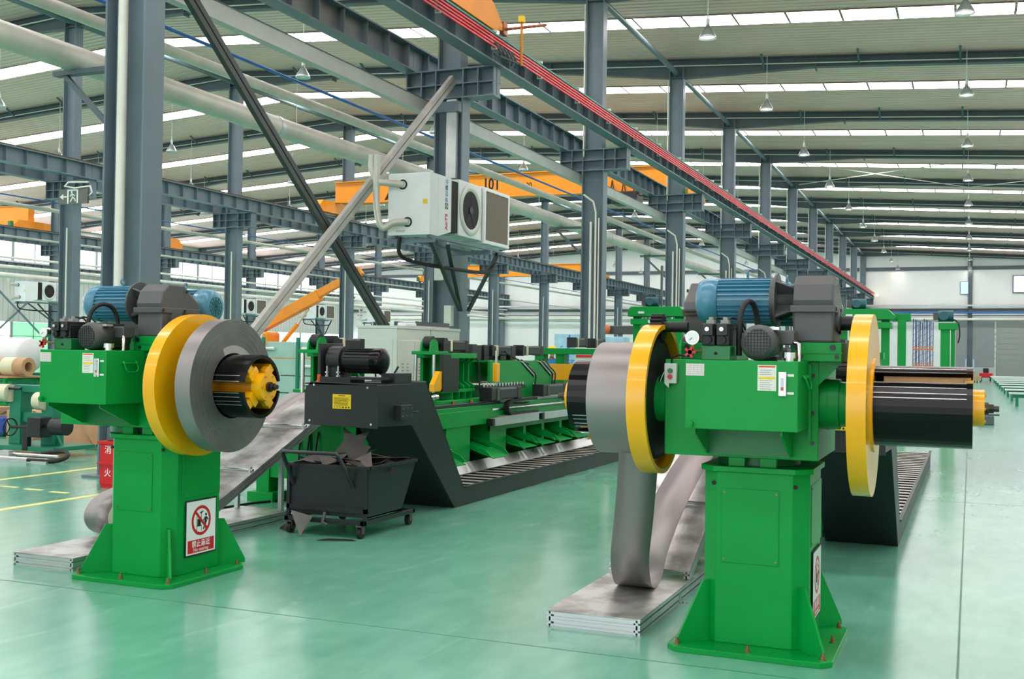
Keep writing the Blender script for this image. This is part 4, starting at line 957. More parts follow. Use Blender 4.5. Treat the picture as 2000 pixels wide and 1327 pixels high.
    for y in (7.2, 8.2):
        for x in (-1.25, -.25): MB().box(x, y, .85, x+.16, y+.22, 1.58).build('outfeed_post', GREEN, c, .004)
        MB().box(-1.3, y-.05, 1.58, -.05, y+.27, 1.68).build('outfeed_beam', GREEN, c, .004)
        MB().box(-1.0, y+.02, 1.15, -.35, y+.2, 1.42).build('yellow_guard', YEL, c, .006); servo(c, (-.6, y+.0, 1.78), .6, .16)
    return T
shear_line((-5.5, 10.0, 0), 'green shear line with towers, servo drives and chutes left of centre')
shear_line((-1.2, 9.71, 0), 'green shear line mostly hidden behind the right decoiler')

# ---------------------------------------------------------------- scrap bin
T = thing('scrap_bin', 'charcoal wheeled scrap bin full of steel offcuts under the conveyor head', 'bin', (-5.12, 8.36, 0))
def quadbox(par, name, m, A, t):
    n = (Vector(A[1])-Vector(A[0])).cross(Vector(A[3])-Vector(A[0])).normalized()*t
    vs = [Vector(a) for a in A]+[Vector(a)+n for a in A]
    return MB().add(vs, [(0,1,2,3),(7,6,5,4),(0,4,5,1),(1,5,6,2),(2,6,7,3),(3,7,4,0)]).build(name, m, par)
w = .40
TOP, BOT = .595, .17
quadbox(T, 'end_wall', CHAR, [(-w, -.16, BOT), (w, -.16, BOT), (w, -.16, TOP), (-w, -.16, TOP)], .008)
quadbox(T, 'end_wall', CHAR, [(-w, .45, BOT), (w, .45, BOT), (w, .72, TOP), (-w, .72, TOP)], .008)
for s in (-1, 1):
    MB().add([(s*w, -.16, BOT), (s*w, .45, BOT), (s*w, .72, TOP), (s*w, -.16, TOP), (s*(w-.008), -.16, BOT), (s*(w-.008), .45, BOT), (s*(w-.008), .72, TOP), (s*(w-.008), -.16, TOP)], [(0,1,2,3),(7,6,5,4),(0,4,5,1),(1,5,6,2),(2,6,7,3),(3,7,4,0)]).build('side_wall', CHAR, T)
MB().box(-w, -.16, BOT, w, .45, BOT+.01).build('bin_floor', CHAR, T)
q = MB(); q.box(-w-.02, -.18, TOP-.012, w+.02, -.15, TOP+.012); q.box(-w-.02, .71, TOP-.012, w+.02, .75, TOP+.012)
for s in (-1, 1): q.box(s*w-.02, -.17, TOP-.012, s*w+.02, .74, TOP+.012)
q.build('rim', CHAR, T)
q = MB(); q.box(-w-.0, -.22, .11, w, -.18, .15); q.box(-w, .66, .11, w, .70, .15)
for x in (-w, w-.04): q.box(x, -.22, .11, x+.04, .70, .15)
q.build('chassis', CHAR, T, .003)
q = MB(); q.box(-w, -.19, .15, -w+.03, -.16, TOP); q.box(w-.03, -.19, .15, w, -.16, TOP); q.box(-w, -.19, .21, w, -.165, .25); q.build('front_frame', CHAR, T)
hb = MB(); hb.tube([(-.34, -.17, .42), (-.36, -.32, .70), (-.35, -.33, .72), (.18, -.33, .72), (.2, -.32, .70), (.26, -.17, .42)], .018, 8); hb.build('push_handle', CHAR, T)
MB().tube([(0, -.2, .2), (0, -.24, .12), (.05, -.24, .1)], .015, 8).build('latch', GBOX, T)
for x in (-w+.05, w-.05):
    for y in (-.2, .66):
        c = MB(); c.box(x-.03, y-.03, .1, x+.03, y+.03, .112); c.box(x-.028, y-.012, .04, x-.02, y+.03, .1); c.box(x+.02, y-.012, .04, x+.028, y+.03, .1); c = c.build('caster_fork', GBOX, T)
        MB().cyl((x-.018, y+.01, .046), (x+.018, y+.01, .046), .045, 20).build('wheel', RUB, c)
# offcuts
OFFC = mat('offcut_steel', S(120, 114, 112), .38, .7, .15, 5); OFFD = mat('offcut_dark', S(66, 62, 60), .45, .5, .2, 5)
random.seed(11)
def scrap(loc, rot, P, label, m=OFFC):
    if loc[0] < -4: loc = (loc[0]+.08, loc[1], loc[2])
    t = MB().prism(P, 'z', -.0015, .0015).build('steel_offcut', m, None, 0, loc, rot)
    return tag(t, label, 'offcut', 'triangular steel offcuts')
TRI = [(-.13, -.1), (.13, -.1), (.0, .14)]; TRI2 = [(-.1, -.07), (.11, -.06), (-.08, .1)]; STAR = [(-.17, -.1), (-.05, -.06), (.02, -.14), (.12, -.1), (.18, .02), (.09, .04), (.13, .16), (.0, .1), (-.14, .16), (-.1, .04)]
scrap((-5.21, 8.62, .735), (1.25, .1, .05), STAR, 'jagged dark steel offcut standing on top of the bin pile', OFFD)
lay = [((-5.4, 8.36, .64), (.35, .2, .2), TRI), ((-5.25, 8.32, .645), (.5, -.2, .9), TRI2), ((-5.12, 8.36, .63), (.3, .3, 2.4), TRI), ((-4.95, 8.38, .64), (.5, .15, .1), TRI), ((-5.3, 8.5, .655), (.25, -.2, 1.7), TRI2),
       ((-4.98, 8.62, .63), (.2, .25, 3.4), TRI), ((-5.05, 8.8, .64), (-.2, .2, .6), TRI2), ((-5.42, 8.7, .645), (.2, .3, 2.1), TRI), ((-4.9, 8.86, .625), (.2, -.1, 4.2), TRI2), ((-5.2, 8.8, .66), (.3, .1, 5), TRI)]
pos = ['front left edge', 'front edge beside the handle', 'middle behind the handle', 'front right corner', 'left of the jagged piece', 'right of the jagged piece', 'back right', 'back left', 'far right corner', 'back centre']
for (l, r, P), n in zip(lay, pos): scrap(l, r, P, 'triangular grey steel offcut in the scrap bin at its %s' % n, OFFC if random.random() < .6 else OFFD)
q = MB()
for i in range(60):
    M = Matrix.Translation((-5.12+random.uniform(-.34, .34), 8.36+random.uniform(-.1, .6), .58+random.uniform(-.02, .03))) @ Matrix.Rotation(random.uniform(0, 6), 4, 'Z') @ Matrix.Rotation(random.uniform(-.5, .5), 4, 'X')
    q.prism(TRI2 if i % 2 else TRI, 'z', -.001, .001, M)
o = stuff(q.build('offcut_pile', OFFD)); tag(o, 'heap of dark steel offcuts filling the scrap bin', 'offcuts')
scrap((-5.60, 8.22, .075), (1.3, .0, -.55), [(-.17, -.075), (.14, -.075), (.14, .12)], 'dark triangular offcut leaning by the left wheel of the bin', OFFD)
scrap((-5.36, 8.04, .10), (1.35, 0, .15), [(0, -.10), (.1, .075), (-.11, .12)], 'small pale triangular offcut standing on its tip before the bin', OFFC)
scrap((-4.98, 8.0, .004), (0, 0, .3), [(-.16, -.04), (.17, -.02), (.12, .05), (-.1, .06)], 'thin steel offcut lying on the floor in front of the bin', OFFD)
scrap((-.72, 14.2, .135), (.05, .1, .4), TRI, 'bright steel offcut on the nearer end of the right conveyor belt'); scrap((-.85, 16.2, .14), (.1, .1, 1.4), TRI2, 'bright steel offcut on the farther end of the right conveyor belt')
# loose cable along the floor
tag(MB().tube(smooth_path([(-6.6, 9.9, .012), (-6.8, 9.5, .012), (-6.9, 9.0, .012), (-7.3, 8.6, .012), (-7.2, 8.3, .012)], 5), .012, 6).build('floor_cable', RUB), 'black cable lying on the floor left of the scrap bin', 'cable')
# ================================================================= overhead cranes, heaters, background
# ---- fan heater
def heater(loc, label, detail):
    T = thing('fan_heater', label, 'heater', loc)       # origin: near lower outside corner; x to the left is negative, y runs back
    m = MB().box(-.80, .0, .0, .0, .04, 1.04).build('end_cover', WHITE, T, .008)
    MB().box(-.80, .04, .0, .0, .30, 1.06).build('casing', WHITE, T, .008)
    h = MB(); h.add([(0, .30, 0), (0, .82, .12), (0, .82, 1.06), (0, .30, 1.06), (-.78, .30, 0), (-.78, .82, .12), (-.78, .82, 1.06), (-.78, .30, 1.06)], [(0,1,2,3),(7,6,5,4),(0,4,5,1),(1,5,6,2),(2,6,7,3),(3,7,4,0)]); h.build('hood', WHITE, T, .006)
    MB().box(-.76, .82, .14, -.03, 1.14, 1.04).build('throat', DARK, T)
    f = MB().box(-.74, 1.14, .10, -.005, 2.10, 1.10).build('fan_box', WHITE, T, .01)
    MB().lathe([(.46, .002), (.455, .014), (.40, .03), (.37, .02), (.345, .006)], (0, 1.62, .60), 'x', 40).build('bell_mouth', OFFW, f)
    MB().cyl((-.006, 1.62, .60), (.004, 1.62, .60), .345, 40).build('fan_opening', DARK, f)
    for k in range(5):
        a = 2*PI*k/5+.3; c, s = math.cos(a), math.sin(a)
        MB().add([(.004, 1.62+c*.06-s*.03, .6+s*.06+c*.03), (.004, 1.62+c*.32-s*.09, .6+s*.32+c*.09), (.009, 1.62+c*.32+s*.06, .6+s*.32-c*.06), (.009, 1.62+c*.06+s*.03, .6+s*.06-c*.03),
                  (.002, 1.62+c*.06-s*.03, .6+s*.06+c*.03), (.002, 1.62+c*.32-s*.09, .6+s*.32+c*.09), (.007, 1.62+c*.32+s*.06, .6+s*.32-c*.06), (.007, 1.62+c*.06+s*.03, .6+s*.06-c*.03)], [(0,1,2,3),(7,6,5,4),(0,4,5,1),(1,5,6,2),(2,6,7,3),(3,7,4,0)]).build('fan_blade', DARK, f)
    MB().cyl((.0, 1.62, .60), (.02, 1.62, .60), .07, 20).build('fan_hub', BLK, f)
    g = MB().box(-.74, 2.18, .06, .0, 3.42, 1.12).build('filter_box', WHITE, T, .008)
    MB().box(-.72, 2.10, .10, -.03, 2.18, 1.08).build('collar', ALU, T)
    MB().box(.0, 2.26, .12, .006, 3.36, 1.06).build('filter_mesh', BRONZE, g)
    fr = MB()
    for a in ((.0, 2.2, .07, .016, 3.4, .13), (.0, 2.2, 1.05, .016, 3.4, 1.11), (.0, 2.2, .13, .016, 2.27, 1.05), (.0, 3.34, .13, .016, 3.4, 1.05)): MB().box(*a).build('filter_frame', WHITE, g)
    for z, x in ((.86, -.52), (.22, -.42)):
        MB().ring((x, -.012, z), (x, .004, z), .085, .06, 24).build('pipe_gasket', RUB, T)
        MB().tube(smooth_path([(x, .0, z), (x-.2, -.12, z+.02*(1 if z > .5 else -1)), (x-.38, -.2, z+.05*(1 if z > .5 else -2)), (x-.48, -.22, z+(.25 if z > .5 else .3)), (x-.48, -.22, 1.35)], 5), .058, 12).build('water_pipe', INSUL, T)
    MB().box(-.13, -.006, .52, -.05, -.0005, .60).build('yellow_sticker', YSTK, T)
    if detail:
        text('B5405P', .055, INKG, 'serial_lettering', T, (-.55, -.002, .07), FRONT)
        t = text('AirTS', .12, RED, 'brand_lettering', T, (.003, .63, .28), (PI/2, -PI/2, PI/2), bold=.003); 
        t = text('京创鑫业', .105, INKB, 'brand_lettering', T, (.003, .63, .82), (PI/2, -PI/2, PI/2))
        q = MB().box(.001, .575, .505, .003, .685, .605).build('brand_emblem', INK, T, .0)
        MB().ring((.003, .63, .555), (.0042, .63, .555), .042, .034, 24).build('emblem_ring', WPRINT, q)
        MB().box(.003, .626, .525, .0044, .634, .585).build('emblem_cross', WPRINT, q); MB().box(.003, .60, .551, .0044, .66, .559).build('emblem_cross', WPRINT, q)
    # bracket
    for y in (.10, 2.5): MB().box(-.85, y, -.12, .02, y+.08, -.04).build('cross_channel', STEEL, T)
    for x in (-.75, -.08): MB().box(x, .05, -.04, x+.07, 3.3, .0).build('long_channel', STEEL, T)
    for y, yy in ((.3, 2.95), (.95, 3.0), (3.1, 3.35)):
        MB().bar((-.12, y, -.1), (-.82, yy, -1.15), .07, .05).build('strut', BRACED, T)
    MB().tube(smooth_path([(-.6, .06, -.02), (-.62, .1, -.3), (-.5, .4, -.42), (-.3, 1.6, -.46), (-.25, 2.9, -.42), (-.2, 3.2, -.2), (-.2, 3.3, -.02)], 4), .035, 8).build('drain_hose', RUB, T)
    return T
hz = heater((-8.40, 16.5, 3.56), 'large white fan heater with round fan opening, hung on the second red-rail column', True)
for k, n in ((4, 'above the green windows'), (6, 'left of the crane truck boom'), (7, 'beside the crane truck boom'), (8, 'right of the crane truck boom')):
    heater((XC+1.18, Yk(k)-3.2, 3.92), 'small distant white fan heater on the left column row, %s' % n, False)

# ---- near bridge crane (only its end carriage reaches into view)
T = thing('bridge_crane', 'orange bridge crane end carriage on the near runway above the red bars', 'crane', (XA+.9, 15.75, 7.68))
MB().prism([(-2.2, .12), (3.6, .12), (4.0, .22), (4.0, .34), (3.6, .62), (3.1, .78), (-2.2, .78)], 'x', -.16, .16).build('end_carriage', ORANGE, T, .01)
MB().box(-.1, -.5, .55, 17.5, .5, 1.6).build('girder', ORANGE, T, .01)
for y in (-1.6, 3.3): MB().cyl((-.06, y, .28), (.06, y, .28), .16, 24).build('wheel', RUST, T)
MB().box(-.1, 3.95, .25, .1, 4.05, .45).build('buffer', COPPER, T)
c = MB(); c.cyl((.0, 4.2, .30), (1.0, 4.2, .30), .03, 10); c.build('collector_arm', COPPER, T)
c = MB(); c.cyl((.48, 4.2, .50), (.48, 4.2, -.45), .028, 10); c.build('collector_mast', YELD, T)
MB().box(.43, 4.14, .40, .53, 4.26, .52).build('mast_cap', YSTK, T); MB().box(.05, 4.08, .18, .15, 4.28, .43).build('arm_clamp', COPPER, T)
for k in range(5):
    MB().tube(smooth_path([(.30, 3.3+.2*k, -.22), (.36, 3.3+.2*k, -.28), (.40, 3.36+.2*k, -.40), (.34, 3.42+.2*k, -.48)], 3), .022, 6).build('collector_shoe', mat('shoe_teal', S(60, 92, 92), .45, .3, .1, 8), T)
MB().bar((.34, 3.2, -.46), (.48, 4.25, -.42), .03, .03).build('shoe_bar', BLK, T)

# ---- crane in the next bay
def crane(loc, x0, x1, label, name=None, hoist=None):
    T = thing('bridge_crane', label, 'crane', loc); L = x1-x0
    g = MB(); g.prism([(x0+.2, .60), (x0+1.0, .55), (x1-1.0, .55), (x1-.2, .60), (x1-.2, 1.52), (x0+.2, 1.52)], 'y', -.22, .22); g = g.build('girder', ORANGE, T, .01)
    MB().box(x0+.2, -.3, 1.5, x1-.2, .3, 1.54).build('girder_flange', ORANGE, g); MB().box(x0+1, -.28, .52, x1-1, .28, .56).build('girder_flange', ORANGE, g)
    for x in (x0, x1):
        e = MB().prism([(-1.5, .1), (1.5, .1), (1.5, .35), (1.2, .62), (-1.2, .62), (-1.5, .35)], 'x', x-.18, x+.18).build('end_carriage', ORANGE, T, .01)
        for y in (-1.2, 1.2): MB().cyl((x-.07, y, .15), (x+.07, y, .15), .15, 20).build('wheel', RUST, e)
        MB().box(x-.1, -1.7, .15, x+.1, -1.5, .5).build('drive_motor', GREEN2, e)
    if hoist is not None:
        h = MB().box(hoist-.6, -.5, .0, hoist+.5, .5, .5).build('hoist', BLK, T, .03); MB().cyl((hoist-.9, 0, .25), (hoist-.6, 0, .25), .2, 20).build('hoist_motor', BLK, h)
        for k in range(5):
            x = hoist-1.6+.5*k
            MB().tube(smooth_path([(x, -.32, 1.0), (x+.1, -.33, .45), (x+.25, -.33, .3), (x+.4, -.33, .45), (x+.5, -.32, 1.0)], 4), .025, 6).build('festoon_cable', RUB, T)
    return T, g
T, g = crane((0, 44, 7.80), XB+.9, XA-.9, 'orange bridge crane marked 10T spanning behind the white heater', hoist=-13.2)
text('10T', .72, INK, 'load_lettering', g, (-19.3, -.225, 1.08), FRONT, sx=.72, bold=.02); text('No.20', .30, INK, 'number_lettering', g, (-17.75, -.225, .98), FRONT, sx=.85, bold=.006)
for k in range(3): MB().prism([(-24.6+.3*k, .62), (-24.45+.3*k, .62), (-24.05+.3*k, 1.3), (-24.2+.3*k, 1.3)], 'y', -.2245, -.221).build('hazard_stripe', INK, g)
crane((0, 90, 7.80), XC+.9, XB-.9, 'far orange bridge crane seen below the heater bracket', hoist=-33)
crane((0, 46, 7.80), XD+.7, XC-.9, 'orange bridge crane at the far left edge above the windows')
T = thing('crane_trolley', 'orange crane drive carriage behind the widest column', 'crane', (XC-.9, 56.5, 7.8))
MB().prism([(-1.6, .0), (1.6, .0), (1.6, .5), (1.2, .85), (-1.2, .85), (-1.6, .5)], 'x', -.3, .3).build('end_carriage', ORANGE, T, .02); MB().box(-1.6, -.5, .55, -.3, .5, 1.3).build('gear_motor', ORANGE, T, .03); MB().box(-.9, -.8, .2, -.3, -.5, .8).build('control_box', GREEN2, T)

# ---- services beside the left column row
for i, (z, x, r) in enumerate(((5.66, -46.0, .09), (5.22, -46.0, .13), (6.15, -46.1, .06))):
    run('service_pipe', '%s white pipe running along the left column row' % ('upper', 'lower thick', 'topmost thin')[i], 'pipe', PVC, [(x, 30, z), (x, YW-1, z)], r, 10)
for i, (z, x, r) in enumerate(((6.25, -29.2, .07), (5.2, -29.4, .04))):
    run('service_pipe', '%s grey pipe along the middle column row' % ('upper', 'lower')[i], 'pipe', INSUL, [(x, 26, z), (x, YW-1, z)], r, 8)
run('service_pipe', 'thin blue pipe along the middle column row', 'pipe', BLUEP, [(-29.6, 26, 6.6), (-29.6, YW-1, 6.6)], .025, 6)
# wall bracing on the left
for y0, y1, z0, z1, n in ((57, 66, 7.7, .6, 'descending right'), (57, 66, .6, 7.7, 'rising right')):
    tag(MB().bar((XD+.5, y0, z0), (XD+.5, y1, z1), .1, .12).build('wall_brace', STEEL), 'thin grey wall brace before the green windows, %s' % n, 'brace', 'left wall braces')

# ================================================================= back wall
def trim(n, o): o.name = 'trim_%d' % n; return struct(o)
def B(x0, y0, z0, x1, y1, z1, name, m, par=None, bev=0.): return MB().box(x0, y0, z0, x1, y1, z1).build(name, m, par, bev)
yb = YW
trim(1, B(XD, yb-.2, 9.86, XR, yb, 10.16, 'trim', STEELD)); trim(2, B(-.32, yb-.25, 0, .05, yb, 11.3, 'trim', STEELD)); trim(3, B(XD, yb-.2, 6.0, XR, yb, 6.25, 'trim', STEELD))
for i, x in enumerate((-19, -22.5, -37.5, -34)): trim(10+i, B(x-.15, yb-.2, 0, x+.15, yb, zr(x)-.3, 'trim', STEELD))
B2 = MB().box(XD+1, yb-.55, 6.45, XR, yb-.3, 6.6); tag(B2.build('wall_cable_tray', ALU), 'pale cable tray along the back wall', 'cable tray')
run('wall_pipe', 'thick white pipe along the back wall above the grey doors', 'pipe', PVC, [(XD+1, yb-.5, 5.25), (XR, yb-.5, 5.25)], .13, 10); run('wall_pipe', 'thin blue pipe along the back wall', 'pipe', BLUEP, [(-25, yb-.45, 5.85), (XR, yb-.45, 5.85)], .07, 8)
run('wall_pipe', 'dark pipe along the back wall under the cable tray', 'pipe', STEELD, [(XD+1, yb-.4, 5.6), (XR, yb-.4, 5.6)], .05, 8)
DG = mat('door_panel_grey', S(150, 156, 158), .5, .1, .05, 1.); DG2 = mat('roller_door', S(158, 162, 158), .5, .1, .04, 1.)
def big_door(n, x0, x1, z1, ribs, m):
    d = struct(B(x0, yb-.10, 0, x1, yb-.01, z1, 'door_%d' % n, m))
    if ribs == 'v':
        x = x0+.12
        while x < x1-.1: B(x, yb-.14, .9, x+.1, yb-.10, z1-.05, 'panel_rib', m, d); x += .28
        B(x0, yb-.15, 0, x1, yb-.1, .85, 'kick_panel', WALLG, d)
    else:
        z = .05
        while z < z1-.3: B(x0+.05, yb-.13, z, x1-.05, yb-.10, z+.46, 'door_slat', m, d); z += .5
    return d
big_door(1, -1.35, -.34, 5.06, 'v', DG); big_door(2, .1, 1.95, 5.06, 'v', DG); big_door(3, 2.1, 6.6, 5.06, 'h', DG2)
q = MB(); 
for k in range(9): q.box(1.96, yb-.2, .1+.55*k, 2.08, yb-.05, .5+.55*k)
stuff(q.build('door_guide', WHITE, bpy.data.objects['door_3']))
w = struct(B(-.95, yb-.16, 7.62, -.27, yb-.06, 8.72, 'window_90', mat('pane_blue', S(170, 206, 240), .3, 0, 0, emit=.75))); B(-.99, yb-.15, 7.58, -.23, yb-.02, 8.76, 'window_frame', STEEL, w)
w = struct(B(3.5, yb-.16, 7.75, 5.6, yb-.06, 9.2, 'window_91', mat('pane_lilac', S(206, 206, 246), .3, 0, 0, emit=.9))); B(3.42, yb-.15, 7.67, 5.68, yb-.02, 9.28, 'window_frame', STEELD, w)
for i, x in enumerate((-.45, .2)): tag(B(x-.08, yb-1.6, 0, x+.08, yb-1.45, 1.6, 'bollard', mat('bollard_blue', S(176, 196, 226), .5, 0, .05)), 'pale blue door bollard, %s one' % ('left', 'right')[i], 'bollard', 'door bollards')
# pallet racking
RB = mat('rack_blue', S(52, 66, 140), .5, 0, .1, 4); RO = mat('rack_orange', S(232, 120, 70), .5, 0, .1, 4)
for r, (x0, n) in enumerate(((-4.62, 'left'), (-3.75, 'right'))):
    T = thing('pallet_rack', 'tall blue rack frame with orange beams before the back wall, %s bay' % n, 'rack', (x0, 101, 0))
    for i in range(6): MB().box(.14*i-.035, -.3+.9*(i % 2), 0, .14*i+.035, -.25+.9*(i % 2), 5.0-.06*i).build('upright', RB, T)
    for i in range(8): MB().bar((0, .1, .3+.55*i), (.7, .1, .85+.55*i), .025, .025).build('diagonal', RB, T)
    for z in (.9, 2.3): B(0, -.32, z, .75, -.25, z+.12, 'beam', RO, T); B(.0, -.32, z+.25, .75, -.25, z+.32, 'beam', RO, T)
# crates and red cart
for i, (x, z) in enumerate(((.12, .12), (.48, .12), (.14, .42))):
    T = thing('wooden_crate', 'small wooden crate by the back doors, %s' % ('lower left', 'lower right', 'on top')[i], 'crate', (x, 81, z)); B(-.16, -.2, .03, .16, .2, .33, 'box', CARD, T, .01)
    for zz in (.08, .2): B(-.165, -.205, zz, .165, .205, zz+.05, 'slat', CARD, T)
    if i < 2:
        for xx in (-.1, .1): B(xx-.03, -.2, -.12, xx+.03, .2, .03, 'skid', BLK, T)
T = thing('red_cart', 'low red cart beside the crates at the back doors', 'cart', (1.0, 88, 0)); B(-.45, -.3, .25, .45, .3, .6, 'body', RED, T, .05); B(-.2, -.2, .6, .2, .2, .95, 'engine', BLK, T, .05)
for x in (-.3, .3): MB().cyl((x-.05, -.32, .16), (x+.05, -.32, .16), .16, 16).build('wheel', RUB, T)
# long outfeed supports on the right
for i in range(9):
    y = 42+i*5.0; x0 = 1.32
    T = thing('support_trestle', 'white topped green trestle on the right aisle edge, %s from the camera' % ORD[i], 'trestle', (x0, y, 0), 0, 'trestles along the right aisle edge')
    B(-.1, -.18, .40, 4.2, .18, .46, 'white_top', WHITE, T, .01); B(0, -.1, .28, 4.1, .1, .40, 'beam', TEAL, T)
    for x in (.15, 2.0, 3.9): B(x-.05, -.12, 0, x+.05, .12, .28, 'leg', TEAL, T)
T = thing('oil_pan', 'small dark grey block on the floor under the right mandrel end', 'block', (.35, 29.5, 0)); B(-.18, -.2, 0, .18, .2, .22, 'block', STEELD, T, .02); B(-.24, -.1, .22, .3, .1, .26, 'lid', STEELD, T)

# ================================================================= stackers behind the lines
def tmotor(par, x, y, z, r=.13, L=.36):
    b = MB(); b.cyl((x-L/2, y, z), (x+L/2, y, z), r, 20); o = b.build('motor', TEALM, par)
    MB().cyl((x-.05, y-r*1.15, z), (x-.05, y-r*.6, z), r*.8, 20).build('fan_cover', TEALM, o); MB().box(x-L/2-.12, y-.09, z-.1, x-L/2+.02, y+.09, z+.08).build('terminal_box', GREYM, o)
def stacker(loc, w, h, label, mast=False, posts=True):
    T = thing('stacker', label, 'machine', loc)
    MB().prism([(-w/2, h-.28), (w/2, h-.28), (w/2, h-.18), (w/2-.18, h), (-w/2+.1, h), (-w/2, h-.1)], 'y', -.35, .35).build('head_beam', GREEN, T, .02)
    MB().box(-w/2+.1, -.4, h-.5, w/2-.1, .4, h-.34).build('carriage_beam', GREEN, T, .02)
    for x in ((-w/2+.1, w/2-.35, w/2+.05) if posts else (-w/2+.1, w/2-.25)): MB().box(x, -.12, 0, x+.2, .12, h-.28).build('post', GREEN, T, .01)
    MB().box(w/2-.1, .2, h-.3, w/2+.35, .5, h-.1).build('side_bracket', GREEN, T, .02)
    tmotor(T, -w*.1, -.1, h+.14)
    MB().box(-w*.3, -.42, h-.2, -w*.3+.16, -.35, h-.14).build('name_plate', WHITE, T)
    if mast: MB().box(w*.02, -.05, h, w*.02+.05, .05, h+1.15).build('mast', STEELD, T)
    for k in range(2): MB().cyl((-w*.1+.2*k, -.42, h-.42), (-w*.1+.2*k, -.40, h-.42), .05, 14).build('indicator', WHITE, T)
    return T
stacker((-2.55, 30, 0), 1.5, 2.85, 'green stacking gantry with blue motor behind the yellow disc of the right decoiler')
stacker((-8.05, 30, 0), 1.65, 2.93, 'green stacking gantry with blue motor and mast behind the coil of the right decoiler', True)
T = thing('end_stop', 'green post machine with a blue motor on top near the racking', 'machine', (-.55, 30, 0))
for x in (-.17, .07): B(x, -.15, 0, x+.22 if x < 0 else x+.1, .15, 2.35, 'post', GREEN, T, .01)
B(-.22, -.22, 2.33, .24, .22, 2.5, 'head', GREEN, T, .01); tmotor(T, -.05, 0, 2.68, .14, .36); MB().tube(smooth_path([(.1, -.1, 2.6), (.24, -.15, 2.5), (.28, -.16, 2.2), (.24, -.16, 2.0)], 4), .02, 6).build('cable', RUB, T)

# ================================================================= middle ground cabinets
def cabinet(loc, w, d, h, label, front=False):
    T = thing('control_cabinet', label, 'cabinet', loc)            # w along y, d along -x
    B(-d, 0, 0, 0, w, h, 'body', OFFW, T, .006); B(-d-.01, -.01, h, .01, w+.01, h+.04, 'top_cap', OFFW, T)
    for k in range(2):
        o = B(0, .04+k*(w/2-.02), .12, .014, w/2-.01+k*(w/2-.03), h-.18, 'door', OFFW, T, .004)
        for c in range(2):
            for j in range(9): B(.013, w*(.13+.5*k+.14*c), h-.95+.05*j, .017, w*(.13+.5*k+.14*c)+.06, h-.935+.05*j, 'louvre', INKG, o)
        MB().prism([(w*(.17+.5*k), h-1.22), (w*(.17+.5*k)+.07, h-1.22), (w*(.17+.5*k)+.035, h-1.14)], 'x', .0138, .016).build('warning_mark', mat('warn', S(200, 200, 190), .5, 0, 0), o)
    if front: B(-d+.05, -.012, .2, -.07, 0, h-.16, 'side_panel', OFFW, T, .004)
    return T
cabinet((-8.0, 14.68, 0), 1.12, .68, 1.94, 'pale grey control cabinet behind the shear line, nearer of two', True); cabinet((-8.0, 15.83, 0), 1.06, .68, 1.94, 'pale grey control cabinet behind the shear line, farther of two')
T = thing('tray_frame', 'low grey frame lying on top of the control cabinets', 'frame', (-8.3, 15.5, 1.98)); B(-.2, 0, 0, .2, 1.2, .02, 'base', ALU, T); B(.18, 0, .02, .2, 1.2, .09, 'edge', GBOX, T); B(-.2, 0, .02, -.18, 1.2, .09, 'edge', GBOX, T)
tag(B(-8.2, 15.05, 1.98, -8.05, 15.42, 2.04, 'document_roll', WHITE, None, .02), 'white bundle lying on top of the nearer control cabinet', 'bundle')
# mint panelled machine with rollers
T = thing('roller_cabinet', 'mint green panelled machine with white rollers behind the shear line', 'machine', (-13.6, 20, 0))
for i in range(2):
    for j in range(4): B(-.5+.85*i, 0, .3+.37*j, .3+.85*i, .5, .65+.37*j, 'panel', MINT, T, .01)
for x in (-.55, .33, 1.25): B(x-.03, -.06, .0, x+.03, 0, 1.85, 'post', TEAL, T)
for j in range(4): MB().cyl((-.75, -.05, .5+.37*j), (-.25, -.05, .5+.37*j), .035, 10).build('roller', WHITE, T); MB().cyl((.45, -.05, .5+.37*j), (1.2, -.05, .5+.37*j), .035, 10).build('roller', WHITE, T)
MB().lathe([(0, -.35), (.28, -.35), (.30, -.33), (.30, .3), (0, .3)], (-1.0, .0, 1.55), 'x', 28).build('end_drum', MINT, T)
# blue film wrapped cabinets and ladder
for i, (x, w) in enumerate(((-14.9, 1.25), (-13.3, 1.2))):
    T = thing('wrapped_cabinet', 'tall cabinet wrapped in pale blue film, %s of the worker' % ('left', 'right')[i], 'cabinet', (x, 40, 0)); B(0, 0, 0, w, .8, 2.35-.1*i, 'body', FILM, T, .02)
    q = MB()
    for k in range(24): xx = random.uniform(.05, w-.2); z = random.uniform(.3, 2.1); q.prism([(xx, z), (xx+.12, z+.09), (xx+.05, z-.02)], 'y', -.004, -.0005)
    stuff(q.build('film_print', INKB, T))
T = thing('step_ladder', 'blue ladder leaning at the wrapped cabinets', 'ladder', (-14.0, 39.6, 0))
for x in (-.22, .22): MB().bar((x, 0, 0), (x, .25, 2.3), .04, .06).build('rail', BLUEP, T)
for k in range(8): MB().bar((-.22, .03*k+.02, .25+.27*k), (.22, .03*k+.02, .25+.27*k), .03, .03).build('rung', BLUEP, T)
T = thing('process_machine', 'pale grey machine with orange joints beyond the wrapped cabinets', 'machine', (-14.6, 43, 0)); B(-.6, 0, 0, 3.2, .9, 1.9, 'body', OFFW, T, .03); B(-.2, 0, 2.4, 2.6, .5, 2.75, 'head', GREYM, T, .03)
for x in (.1, 1.3, 2.4): B(x, .1, 1.9, x+.15, .3, 2.4, 'strut', STEEL, T)
for x in (.9, 2.7): MB().lathe([(0, -.16), (.16, -.1), (.19, 0), (.16, .1), (0, .16)], (x, -.1, 2.6), 'x', 14).build('joint_cap', mat('joint_orange', S(230, 120, 80), .5, 0, .1, 5), T)
